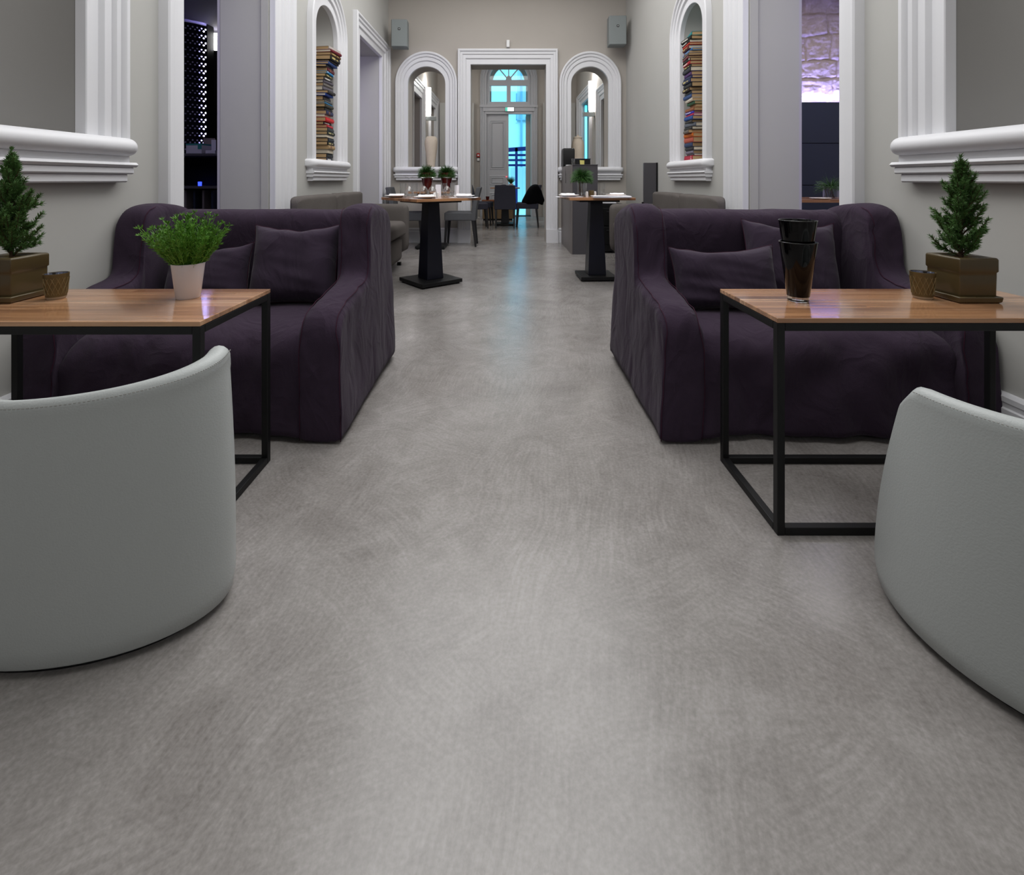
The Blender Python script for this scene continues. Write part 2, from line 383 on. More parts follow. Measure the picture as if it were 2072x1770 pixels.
def tag(o, label, cat, group=None, kind=None):
    o['label'] = label; o['category'] = cat
    if group: o['group'] = group
    if kind: o['kind'] = kind
    return o
def thing(name, label, cat, loc=(0, 0, 0), rz=0.0, group=None):
    o = bpy.data.objects.new(name, None); COL.objects.link(o); o.empty_display_size = 0.1
    o.location = loc; o.rotation_euler = (0, 0, rz)
    return tag(o, label, cat, group)
def struct(o): o['kind'] = 'structure'; return o
def clone(root, loc, rz, label, group=None):
    r = root.copy(); COL.objects.link(r); r.location = loc; r.rotation_euler = (0, 0, rz); r['label'] = label
    if group: r['group'] = group
    for ch in list(root.children):
        c = ch.copy(); COL.objects.link(c); c.parent = r
        for g in list(ch.children):
            d = g.copy(); COL.objects.link(d); d.parent = c
    return r
def P(px, py, d): return Vector(((px - CX) * d / FX, d, CH - (py - CY) * d / FX))
def nz(x, y, z): return noise.noise(Vector((x, y, z)))
# ------------------------------------------------------------------ the setting
XL, XR, YB, YF, YE = -1.78, 1.80, 7.15, -3.0, 12.2       # corridor walls, back wall, behind the camera, end wall
HC = 4.05                                                # ceiling
T = 0.42                                                 # wall thickness

mb = MB(); mb.box(-9, 9, YF - 0.3, YE + 0.45, -0.3, 0.0); struct(mb.build('floor', 'floor'))
mb = MB(); mb.box(XL - 0.5, XR + 0.5, YF - 0.3, YE + 0.5, HC, HC + 0.2); struct(mb.build('ceiling', 'ceiling'))

def arch(half, spring, vr, z0, c, n=20):
    pts = [(c - half, z0), (c - half, spring)]
    pts += [(c - half * cos(pi * i / n), spring + vr * sin(pi * i / n)) for i in range(1, n)]
    return pts + [(c + half, spring), (c + half, z0)]
NH, NSP, NVR, NZ = 0.285, 2.39, 0.265, 1.09               # niche: inner half width, spring, rise, base

def pierced(mb, outer, holes, to3):
    pl = [[Vector((p[0], p[1], 0)) for p in outer]] + [[Vector((p[0], p[1], 0)) for p in h] for h in holes]
    flat = [p for q in pl for p in q]
    tris = tessellate_polygon(pl)
    mb.add([to3(p[0], p[1], 0) for p in flat], tris)
def tunnel(mb, outline, to3, d0, d1):
    n = len(outline)
    mb.add([to3(p[0], p[1], d0) for p in outline] + [to3(p[0], p[1], d1) for p in outline],
           [(i, i + 1, n + i + 1, n + i) for i in range(n - 1)])
def apse(mb, c, depth, to3, K=14, lip=0.03):
    """concave niche: a half ellipsoid standing on a flat base"""
    rings = [arch(NH, NSP, NVR, NZ, c)]
    ring0 = [to3(p[0], p[1], 0) for p in rings[0]]
    R = [ring0]
    for k in range(0, K + 1):
        ph = pi / 2 * k / K; f = max(cos(ph), 0.002)
        R.append([to3(p[0], p[1], lip + depth * sin(ph)) for p in arch(NH * f, NSP, NVR * f, NZ, c)])
    vs = []; n = len(ring0); fs = []
    for r in R: vs += r
    for i in range(len(R) - 1):
        for q in range(n - 1): fs.append((i * n + q, i * n + q + 1, (i + 1) * n + q + 1, (i + 1) * n + q))
        fs.append((i * n, (i + 1) * n, (i + 1) * n + n - 1, i * n + n - 1))
    mb.add(vs, fs)

def rect(a, b, t): return [(a, 0.0), (a, t), (b, t), (b, 0.0)]
CAS = [(-0.02, -0.035), (-0.02, 0.008), (0.0, 0.012), (0.30, 0.012), (0.32, 0.008), (0.345, 0.012), (0.37, 0.024), (0.39, 0.028), (0.56, 0.030), (0.58, 0.026), (0.60, 0.026), (0.62, 0.034), (0.66, 0.042),
       (0.76, 0.044), (0.78, 0.038), (0.80, 0.040), (0.83, 0.052), (0.87, 0.058), (0.96, 0.058), (1.0, 0.050), (1.0, -0.005)]
def door_trim(name, y0, y1, top, wn, wf, wt, to3, plinth=None):
    st = [((y0, 0), (-wn, 0)), ((y0, top), (-wn, wt)), ((y1, top), (wf, wt)), ((y1, 0), (wf, 0))]
    rings = [[to3(b[0] + o[0] * t, b[1] + o[1] * t, -h) for t, h in CAS] for b, o in st]
    mb = MB(); mb.loft(rings, closed=False, cap=False)
    if plinth:
        for a, b in ((y0 - wn - 0.006, y0), (y1, y1 + wf + 0.006)):
            c = [to3(a, 0, 0.002), to3(b, 0, 0.002), to3(b, 0, -0.055), to3(a, 0, -0.055)]
            t = [to3(a, plinth, 0.002), to3(b, plinth, 0.002), to3(b, plinth, -0.055), to3(a, plinth, -0.055)]
            mb.hexa(c, t)
    return struct(mb.build(name, 'trim', smooth=32))
def arch_trim(name, c, to3, n=28):
    def ring(kind, k=0):
        out = []
        for t, h in CAS:
            half = NH + 0.178 * t; vr = NVR + 0.215 * t
            if kind == 'l': p = (c - half, NZ - 0.01)
            elif kind == 'r': p = (c + half, NZ - 0.01)
            else: p = (c - half * cos(pi * k / n), NSP + vr * sin(pi * k / n))
            out.append(to3(p[0], p[1], -h))
        return out
    rings = [ring('l')] + [ring('a', k) for k in range(n + 1)] + [ring('r')]
    mb = MB(); mb.loft(rings, closed=False, cap=False)
    return struct(mb.build(name, 'trim', smooth=32))
def sill_trim(name, c, to3, cutl=None, cutr=None, din=0.0):
    """moulded sill: torus nosing, bead and two fascias, ends rounded"""
    mb = MB()
    def run(half, pts, endround):
        n = 9; rings = []
        xs = []
        for k in range(n): xs.append((-half + endround * (1 - cos(pi / 2 * k / (n - 1))), sin(pi / 2 * k / (n - 1))))
        xs = xs + [(-x, f) for x, f in reversed(xs)]
        zc = sum(p[1] for p in pts) / len(pts)
        for x, f in xs:
            f = max(f, 0.03)
            xx = c + x
            if cutl is not None: xx = max(xx, cutl)
            if cutr is not None: xx = min(xx, cutr)
            rings.append([to3(xx, zc + (z - zc) * (0.45 + 0.55 * f), -(h * f if h > 0 else h)) for h, z in pts])
        mb.loft(rings, closed=True, cap=True)
    tor = [(-0.002, 1.055)] + [(0.045 + 0.050 * sin(pi * k / 12), 1.0965 - 0.0415 * cos(pi * k / 12)) for k in range(13)] + [(-0.002, 1.138)]
    run(0.505, tor, 0.07)
    def blk(half, h, z0, z1, r=0.006):
        rings = []
        for x in (c - half, c + half):
            if cutl is not None: x = max(x, cutl)
            if cutr is not None: x = min(x, cutr)
            rings.append([to3(x, z, -hh) for hh, z in ((-0.002, z0), (h - r, z0), (h, z0 + r), (h, z1 - r), (h - r, z1), (-0.002, z1))])
        mb.loft(rings, closed=True, cap=True)
    blk(0.462, 0.050, 1.02, 1.06)
    blk(0.480, 0.078, 1.005, 1.027, 0.010)
    blk(0.470, 0.064, 0.974, 1.006)
    blk(0.450, 0.050, 0.937, 0.976)
    # flat base of the recess behind the nosing
    if din: 
        b = [to3(c - NH, NZ - 0.03, -0.05), to3(c + NH, NZ - 0.03, -0.05), to3(c + NH, NZ - 0.03, din), to3(c - NH, NZ - 0.03, din)]
        t = [to3(c - NH, 1.112, -0.05), to3(c + NH, 1.112, -0.05), to3(c + NH, 1.112, din), to3(c - NH, 1.112, din)]
        mb.hexa(b, t)
    return struct(mb.build(name, 'trim', smooth=38))

L3 = lambda y, z, d: (XL - d, y, z)        # left wall: d goes out of the room
R3 = lambda y, z, d: (XR + d, y, z)
B3 = lambda x, z, d: (x, YB + d, z)
E3 = lambda x, z, d: (x, YE + d, z)
B3b = lambda x, z, d: (x, YB + TB - d, z)

# left wall
NL1, NL2 = 1.715, 4.69
DL1 = (2.60, 3.64, 2.98); DL2 = (5.72, 6.76, 2.70)
WIN_L = (-2.6, -0.2)
mb = MB()
pierced(mb, [(YF, 0), (YF, HC), (YB + 0.35, HC), (YB + 0.35, 0)],
        [arch(NH, NSP, NVR, NZ, NL1), arch(NH, NSP, NVR, NZ, NL2),
         [(DL1[0], 0.0005), (DL1[0], DL1[2]), (DL1[1], DL1[2]), (DL1[1], 0.0005)],
         [(DL2[0], 0.0005), (DL2[0], DL2[2]), (DL2[1], DL2[2]), (DL2[1], 0.0005)]], L3)
for D in (DL1, DL2): tunnel(mb, rect(*D), L3, 0, T)
apse(mb, NL2, 0.30, L3)
# rebate strip inside the first opening
mb.box(XL - 0.095, XL - 0.04, DL1[1] - 0.018, DL1[1] + 0.001, 0, DL1[2])
struct(mb.build('wall_left', 'wall', smooth=40))
# right wall
NR1, NR2 = 1.655, 4.62
DR1 = (2.55, 3.60, 2.98)
mb = MB()
pierced(mb, [(YF, 0), (YF, HC), (YB + 0.35, HC), (YB + 0.35, 0)],
        [arch(NH, NSP, NVR, NZ, NR1), arch(NH, NSP, NVR, NZ, NR2),
         [(DR1[0], 0.0005), (DR1[0], DR1[2]), (DR1[1], DR1[2]), (DR1[1], 0.0005)]], R3)
tunnel(mb, rect(*DR1), R3, 0, T)
apse(mb, NR2, 0.30, R3)
mb.box(XR + 0.04, XR + 0.10, DR1[1] - 0.018, DR1[1] + 0.001, 0, DR1[2])
struct(mb.build('wall_right', 'wall', smooth=40))
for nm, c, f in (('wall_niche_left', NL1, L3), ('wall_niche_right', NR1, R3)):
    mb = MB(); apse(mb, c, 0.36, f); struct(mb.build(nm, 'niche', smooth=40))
# wall behind the camera
mb = MB(); mb.box(XL - 0.5, XR + 0.5, YF - 0.25, YF, 0, HC); struct(mb.build('wall_front', 'wall'))
# back wall with two open arches and the tall doorway
TB = 0.35
NB1, NB2 = -1.205, 1.255
DB = (-0.545, 0.598, 2.685)
mb = MB()
ha = [arch(NH, NSP, NVR, NZ, NB1), arch(NH, NSP, NVR, NZ, NB2), [(DB[0], 0.0005), (DB[0], DB[2]), (DB[1], DB[2]), (DB[1], 0.0005)]]
pierced(mb, [(XL, 0), (XL, HC), (XR, HC), (XR, 0)], ha, B3)
pierced(mb, [(XL, 0), (XL, HC), (XR, HC), (XR, 0)], ha, lambda x, z, d: B3(x, z, d + TB))
for h in ha: tunnel(mb, h, B3, 0, TB)
struct(mb.build('wall_back', 'wallwarm', smooth=40))
# casings and sills
n_trim = [0]
def tn(): n_trim[0] += 1; return 'trim_%d' % n_trim[0]
for c, f in ((NL1, L3), (NL2, L3), (NR1, R3), (NR2, R3)):
    arch_trim(tn(), c, f); sill_trim(tn(), c, f, din=0.33 if c < 3 else 0.29)
arch_trim(tn(), NB1, B3); sill_trim(tn(), NB1, B3, cutl=XL + 0.045, cutr=DB[0] - 0.186, din=TB)
arch_trim(tn(), NB2, B3); sill_trim(tn(), NB2, B3, cutl=DB[1] + 0.172, cutr=XR - 0.02, din=TB)
door_trim('trim_door_left', DL1[0], DL1[1], DL1[2], 0.175, 0.265, 0.22, L3, plinth=0.2)
door_trim('trim_passage_left', DL2[0], DL2[1], DL2[2], 0.22, 0.33, 0.22, L3, plinth=0.2)
door_trim('trim_door_right', DR1[0], DR1[1], DR1[2], 0.165, 0.225, 0.22, R3, plinth=0.2)
door_trim('trim_doorway_back', DB[0], DB[1], DB[2], 0.186, 0.17, 0.224, B3, plinth=0.2)
# skirting boards
def skirt(name, segs, to3, h=0.185):
    mb = MB()
    for a, b in segs:
        prof = [(0.0, 0), (0.022, 0), (0.022, h - 0.055), (0.016, h - 0.05), (0.016, h - 0.035), (0.02, h - 0.03), (0.02, h - 0.012), (0.012, h), (0.0, h)]
        mb.loft([[to3(a, z, -p) for p, z in prof], [to3(b, z, -p) for p, z in prof]], closed=True, cap=True)
    return struct(mb.build(name, 'trim', smooth=20))
skirt('baseboard_left', [(YF, 2.42), (3.91, 5.49), (7.095, YB)], L3)
skirt('baseboard_right', [(YF, 2.38), (3.83, YB)], R3)
skirt('baseboard_back', [(XL, DB[0] - 0.195), (DB[1] + 0.18, XR)], B3, 0.22)

# ---- rooms beyond
# vestibule (room behind the back wall)
mb = MB()
DV1 = (9.0, 9.93, 2.65); DV2 = (11.1, 11.85, 2.72)
pierced(mb, [(YB + TB, 0), (YB + TB, HC), (YE + 0.3, HC), (YE + 0.3, 0)], [[(D[0], 0.0005), (D[0], D[2]), (D[1], D[2]), (D[1], 0.0005)] for D in (DV1, DV2)], L3)
for D in (DV1, DV2):
    tunnel(mb, rect(*D), L3, 0, 0.3)
struct(mb.build('wall_vestibule_left', 'wallwarm'))
for k, D in enumerate((DV1, DV2)):
    mb = MB(); mb.box(XL - 0.34, XL - 0.30, D[0] - 0.1, D[1] + 0.1, 0, D[2] + 0.1); struct(mb.build('door_%d' % (3 + k), 'lilaclit' if k == 0 else 'doorpaint'))
door_trim('trim_vestibule_left', DV1[0], DV1[1], DV1[2], 0.17, 0.17, 0.3, L3)
door_trim('trim_vestibule_far_left', DV2[0], DV2[1], DV2[2], 0.28, 0.32, 0.28, L3)
mb = MB()
DW1 = (7.9, 9.0, 2.45); DW2 = (10.2, 11.4, 2.75)
pierced(mb, [(YB + TB, 0), (YB + TB, HC), (YE + 0.3, HC), (YE + 0.3, 0)], [[(D[0], 0.0005), (D[0], D[2]), (D[1], D[2]), (D[1], 0.0005)] for D in (DW1, DW2)], R3)
for D in (DW1, DW2):
    tunnel(mb, rect(*D), R3, 0, 0.3)
    mb.box(XR + 0.30, XR + 0.32, D[0] - 0.1, D[1] + 0.1, 0, D[2] + 0.1)
struct(mb.build('wall_vestibule_right', 'wallwarm'))
door_trim('trim_vestibule_right', DW1[0], DW1[1], DW1[2], 0.25, 0.28, 0.26, R3)
door_trim('trim_vestibule_far_right', DW2[0], DW2[1], DW2[2], 0.2, 0.5, 0.25, R3)
# end wall with arched doorway
AR, AZ = 0.50, 3.52                     # fanlight radius and spring
EC = 0.055                              # centre of the doors
EDW = 0.575
mb = MB()
hole = [(EC - EDW, 0.0005), (EC - EDW, AZ)] + [(EC - EDW * cos(pi * k / 24), AZ + EDW * sin(pi * k / 24)) for k in range(1, 24)] + [(EC + EDW, AZ), (EC + EDW, 0.0005)]
pierced(mb, [(XL, 0), (XL, HC + 0.15), (XR, HC + 0.15), (XR, 0)], [hole], E3)
tunnel(mb, hole, E3, 0, 0.30)
def ohole(r, hw): return [(EC - hw, -0.01), (EC - hw, AZ)] + [(EC - r * cos(pi * k / 24), AZ + r * sin(pi * k / 24)) for k in range(0, 25)] + [(EC + hw, AZ), (EC + hw, -0.01)]
oh = ohole(0.415, 0.455)
pierced(mb, [(XL - 1, -0.3), (XL - 1, HC + 0.9), (XR + 1, HC + 0.9), (XR + 1, -0.3)], [oh], lambda x, z, d: E3(x, z, d + 0.30))
tunnel(mb, oh, E3, 0.30, 0.36)
struct(mb.build('wall_end', 'wallwarm', smooth=40))
# arched casing round the end doors
mb = MB(); rings = []
for kind in ['l'] + list(range(25)) + ['r']:
    out = []
    for t, h in CAS:
        r = EDW + 0.16 * t
        if kind == 'l': p = (EC - r, 0)
        elif kind == 'r': p = (EC + r, 0)
        else: p = (EC - r * cos(pi * kind / 24), AZ + r * sin(pi * kind / 24))
        out.append(E3(p[0], p[1], -h))
    rings.append(out)
mb.loft(rings, closed=False, cap=False)
# transom moulding above the leaves
mb.box(EC - 0.74, EC + 0.74, YE - 0.075, YE + 0.08, 2.80, 2.86)
mb.box(EC - 0.66, EC + 0.66, YE - 0.05, YE + 0.08, 2.70, 2.80)
mb.box(EC - 0.60, EC + 0.60, YE - 0.02, YE + 0.08, 2.63, 2.70)
struct(mb.build('trim_end_door', 'doorpaint', smooth=32))
# fanlight window
wy0, wy1 = YE + 0.05, YE + 0.11
mb = MB()
mb.box(EC - EDW, EC + EDW, wy0, wy1, 2.86, 2.955)                    # bottom rail
mb.box(EC - EDW, EC + EDW, wy0, wy1, 3.372, 3.52)                    # middle rail
mb.box(EC - EDW, EC - 0.49, wy0, wy1, 2.9551, 3.3719)
mb.box(EC + 0.49, EC + EDW, wy0, wy1, 2.9551, 3.3719)
mb.box(EC - 0.052, EC + 0.052, wy0, wy1, 2.9551, 3.3719)                 # mullion
ring0 = []; 
for (r0, r1) in ((AR - 0.005, EDW),):
    rr = []
    for k in range(25):
        a = pi * k / 24; c_, s_ = cos(a), sin(a)
        rr.append([(EC - r0 * c_, wy0, AZ + r0 * s_), (EC - r1 * c_, wy0, AZ + r1 * s_), (EC - r1 * c_, wy1, AZ + r1 * s_), (EC - r0 * c_, wy1, AZ + r0 * s_)])
    mb.loft(rr, closed=True, cap=True)
hub = [(EC - 0.075 * cos(pi * k / 10), AZ + 0.11 * sin(pi * k / 10)) for k in range(11)]
mb.prism(hub, wy0, wy1, 1)
for a in (50, 90, 130):
    d = Vector((cos(radians(a)), 0, sin(radians(a))))
    mb.obox(Vector((EC, (wy0 + wy1) / 2, AZ)) + d * 0.30, (0.42, wy1 - wy0 - 0.012, 0.026), Matrix.Rotation(-radians(a), 3, 'Y'))
win = struct(mb.build('window_1', 'doorpaint'))
mb = MB(); mb.box(EC - EDW, EC + EDW, YE + 0.075, YE + 0.08, 2.9, 3.53)
mb.prism([(EC - AR * cos(pi * k / 24), AZ + AR * sin(pi * k / 24)) for k in range(25)], YE + 0.075, YE + 0.08, 1)
mb.build('window_pane', 'pane', win)
# double door: closed left leaf, right leaf folded open to the outside
def leaf(name, w, loc, rz):
    e = bpy.data.objects.new(name, None); COL.objects.link(e); e.location = loc; e.rotation_euler = (0, 0, rz); e['kind'] = 'structure'
    mb = MB(); mb.box(0, w, 0, 0.045, 0.01, 2.63); mb.build('door_leaf', 'doorpaint', e)
    for (z0, z1) in ((0.12, 0.62), (0.80, 1.06), (1.20, 2.48)):
        mb = MB()
        for ins, p0, p1 in ((0.075, -0.012, 0.0), (0.12, -0.02, 0.0)):
            a0, a1, b0, b1 = ins, w - ins, z0 + ins - 0.075, z1 - ins + 0.075
            o = [(a0, p1, b0), (a1, p1, b0), (a1, p1, b1), (a0, p1, b1)]
            i = [(a0 + 0.02, p0, b0 + 0.02), (a1 - 0.02, p0, b0 + 0.02), (a1 - 0.02, p0, b1 - 0.02), (a0 + 0.02, p0, b1 - 0.02)]
            j = [(a0 + 0.035, p1 - 0.002, b0 + 0.035), (a1 - 0.035, p1 - 0.002, b0 + 0.035), (a1 - 0.035, p1 - 0.002, b1 - 0.035), (a0 + 0.035, p1 - 0.002, b1 - 0.035)]
            mb.loft([o, i, j], closed=True, cap=False)
        mb.build('door_panel', 'doorpaint', e)
    return e
dl = leaf('door_1', EDW - 0.005, (EC - EDW + 0.002, YE + 0.06, 0), 0)
mb = MB(); mb.lathe([(0, 0), (0.012, 0), (0.012, 0.02), (0, 0.02)], 12); k = mb.build('status_light', 'statuslight', dl); k.location = (EDW - 0.06, -0.004, 1.02); k.rotation_euler = (pi / 2, 0, 0)
dr = leaf('door_2', EDW - 0.03, (EC + EDW - 0.08, YE + 0.38, 0), radians(86))
mb = MB(); mb.box(0.44, 0.455, -0.05, -0.01, 1.0, 1.02).box(0.34, 0.455, -0.06, -0.045, 1.0, 1.02); mb.build('door_handle', 'blackmetal', dr)
mb = MB(); mb.box(EC - EDW, EC + EDW, YE, YE + 0.3, 0.0, 0.015); struct(mb.build('trim_threshold', 'blackmetal'))
# white partition panels flanking the entrance
mb = MB(); mb.box(-1.70, -0.83, 12.04, 12.10, 0, 2.896); struct(mb.build('wall_screen_left', 'wall', bevel=0.004))
mb = MB(); mb.box(0.93, 1.75, 12.04, 12.10, 0, 2.896); struct(mb.build('wall_screen_right', 'wall', bevel=0.004))

# bar room beyond the left opening
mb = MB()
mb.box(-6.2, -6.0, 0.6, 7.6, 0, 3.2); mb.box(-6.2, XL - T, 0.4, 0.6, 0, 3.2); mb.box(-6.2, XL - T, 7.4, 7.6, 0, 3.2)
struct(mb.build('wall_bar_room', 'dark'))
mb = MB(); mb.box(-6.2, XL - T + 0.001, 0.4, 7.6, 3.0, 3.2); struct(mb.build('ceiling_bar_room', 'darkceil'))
mb = MB(); mb.box(XL - T - 0.02, XL - T + 0.002, 0.4, DL1[0], 0, 3.1).box(XL - T - 0.02, XL - T + 0.002, DL1[1], DL2[0], 0, 3.1)
mb.box(XL - T - 0.02, XL - T + 0.002, DL2[1], 7.5, 0, 3.1); mb.box(XL - T - 0.02, XL - T + 0.002, 0.4, 7.5, 2.985, 3.1)
mb.box(-2.9, XL - T, 5.1, 5.16, 0, 3.0); mb.box(-2.9, -2.84, 5.1, 7.4, 0, 3.0)
struct(mb.build('wall_bar_side', 'lilacwall'))
# stone room beyond the right opening
mb = MB()
mb.box(6.0, 6.2, 0.6, 7.2, 0, 3.7); mb.box(XR + T, 6.2, 0.4, 0.6, 0, 3.7); mb.box(XR + T, 6.2, 6.75, 7.0, 0, 3.7)
mb.box(XR + T, XR + T + 0.02, 0.4, DR1[0], 0, 3.7).box(XR + T, XR + T + 0.02, DR1[1], 7.0, 0, 3.7).box(XR + T, XR + T + 0.02, DR1[0], DR1[1], 2.985, 3.7)
struct(mb.build('wall_stone_room', 'lilacwall'))
mb = MB(); mb.box(XR + T - 0.001, 6.2, 0.4, 7.2, 3.6, 3.8); struct(mb.build('ceiling_stone_room', 'ceiling'))
# rough stone masonry
def stone_mat():
    m = mat('rough_limestone', '#a3968d', 0.9, spec=0.15, noise_amt=0.3, noise_scale=7, bump=0.6, bump_scale=34)
    return m
M['stone'] = stone_mat()
mb = MB(); nx, nzz = 150, 150; x0, x1, z0, z1 = 3.4, 5.4, 1.90, 3.6
joints = []
row = 0; zz = z0 - 0.1
rows = []
random.seed(21)
while zz < z1 + 0.3:
    h = random.uniform(0.24, 0.36); xs = []; xx = x0 - random.uniform(0, 0.4)
    while xx < x1 + 0.5: xs.append(xx); xx += random.uniform(0.32, 0.62)
    rows.append((zz, h, xs)); zz += h
def stone_h(x, z):
    wx = x + 0.03 * nz(x * 4, z * 4, 1.3); wz = z + 0.035 * nz(x * 3, z * 3, 7.7)
    dj = 1.0; tone = 0
    for (a, h, xs) in rows:
        if a <= wz < a + h:
            dj = min(wz - a, a + h - wz)
            for k, q in enumerate(xs): 
                dj = min(dj, abs(wx - q)); tone += 1 if q < wx else 0
            tone = nz(tone * 3.3, a * 9.1, 0.5)
            break
    g = min(1.0, dj / 0.03); g = g * g * (3 - 2 * g)
    return -0.028 * (1 - g) + 0.018 * nz(x * 9, z * 9, 2) + 0.010 * nz(x * 24, z * 24, 4) + 0.006 * nz(x * 55, z * 55, 9) + 0.025 * tone
vs = []; fs = []
for j in range(nzz + 1):
    for i in range(nx + 1):
        x = x0 + (x1 - x0) * i / nx; z = z0 + (z1 - z0) * j / nzz
        vs.append((x, 6.62 - stone_h(x, z), z))
for j in range(nzz):
    for i in range(nx):
        a = j * (nx + 1) + i; fs.append((a, a + 1, a + nx + 2, a + nx + 1))
mb.add(vs, fs); struct(mb.build('wall_stone', 'stone', smooth=180))
# dark boarded dado in front of the stone, with the light strip hidden behind its top
pd = thing('wall_panelling', 'dark blue-black boarded wall panelling below the lit stone masonry', 'panelling', (4.4, 6.44, 0))
for k, (a, b) in enumerate(((0.0, 0.28), (0.288, 0.868), (0.876, 1.436), (1.444, 2.0))):
    mb = MB(); mb.box(-0.98, 0.98, 0, 0.03, a, b); mb.build('board', 'boarddark', pd, bevel=0.003)
mb = MB(); mb.box(-0.98, 0.98, 0.03, 0.035, 0, 1.99); mb.build('backing', 'dark', pd)
led = MB(); led.box(-0.95, 0.95, 0.055, 0.075, 1.955, 1.97); led.build('light_strip', 'ledviolet', pd)['label'] = 'violet glowing light strip'

# outside: courtyard seen through the doors
mb = MB(); mb.box(-12, 12, YE + 0.45, 30, -0.3, -0.02); struct(mb.build('ground_courtyard', 'facade'))
bl = thing('building', 'pale sunlit building across the courtyard outside the entrance doors', 'building', (0, 18.0, 0))
mb = MB(); mb.box(-7, 7, 0, 0.3, -0.02, 8.2); mb.build('facade_wall', 'facade', bl)
mb = MB(); mb.box(0.52, 0.60, -0.10, -0.02, 0, 8.0); mb.build('drainpipe', 'facadedark', bl)
mb = MB(); mb.box(0.34, 0.40, -0.06, -0.0, 3.1, 7.5); mb.box(0.72, 0.76, -0.06, 0, 3.1, 7.5); mb.build('pilaster', 'facade', bl)
mb = MB(); mb.box(0.36, 1.0, -0.12, 0.0, 3.18, 3.22).box(0.36, 0.39, -0.12, 0, 3.2, 4.2).box(0.42, 0.72, -0.14, -0.02, 3.80, 3.85); mb.build('window_grille', 'facadedark', bl)
pg = thing('pergola', 'dark blue steel slatted awning frame in the courtyard outside', 'awning', (0.0, 15.0, 0))
mb = MB(); mb.obox((0.7, 0, 1.93), (1.5, 0.06, 0.13), Matrix.Rotation(radians(-4), 3, 'Y')); mb.build('top_rail', 'steelblue', pg)
for z in (1.72, 1.56, 1.40): 
    mb = MB(); mb.box(-0.1, 1.4, -0.02, 0.02, z - 0.035, z + 0.035); mb.build('slat', 'steelblue', pg)
mb = MB(); mb.box(0.27, 0.35, -0.03, 0.03, 0, 1.95); mb.build('post', 'steelblue', pg)
fn = thing('fence', 'pale boarded fence below the awning in the courtyard', 'fence', (0.5, 15.6, 0))
for k in range(5):
    mb = MB(); mb.box(-0.8 + k * 0.42, -0.8 + k * 0.42 + 0.40, 0, 0.03, 0, 1.35); mb.build('board', 'facade', fn)
# ------------------------------------------------------------------ slipcovered two-seat sofas
def superloop(x0, x1, top, r, y, n=6, nzv=7, base=0.0, out=0.0, fn=None):
    """cross-section loop in x,z at depth y: up one side, rounded over, down the other"""
    pts = []
    r = min(r, (x1 - x0) / 2 - 0.001, top * 0.6)
    for k in range(nzv): pts.append((x0, base + (top - r - base) * k / nzv))
    for k in range(n + 1):
        a = pi / 2 * k / n; pts.append((x0 + r * (1 - cos(a)), top - r + r * sin(a)))
    for k in range(1, 4): pts.append((x0 + r + (x1 - x0 - 2 * r) * k / 4, top))
    for k in range(n + 1):
        a = pi / 2 * k / n; pts.append((x1 - r + r * sin(a), top - r + r * cos(a)))
    for k in range(nzv): pts.append((x1, base + (top - r - base) * (1 - (k + 1) / nzv)))
    return [(x, y, z) for x, z in pts]
ARM = [(0.0, 0.36), (0.006, 0.405), (0.02, 0.435), (0.045, 0.458), (0.08, 0.472), (0.14, 0.484), (0.20, 0.494), (0.26, 0.502), (0.31, 0.508), (0.35, 0.515), (0.378, 0.524), (0.394, 0.540),
       (0.403, 0.575), (0.408, 0.63), (0.413, 0.70), (0.420, 0.76), (0.434, 0.798), (0.458, 0.822), (0.495, 0.833), (0.55, 0.836), (0.60, 0.834), (0.66, 0.825), (0.72, 0.81), (0.77, 0.79), (0.80, 0.74), (0.81, 0.66)]
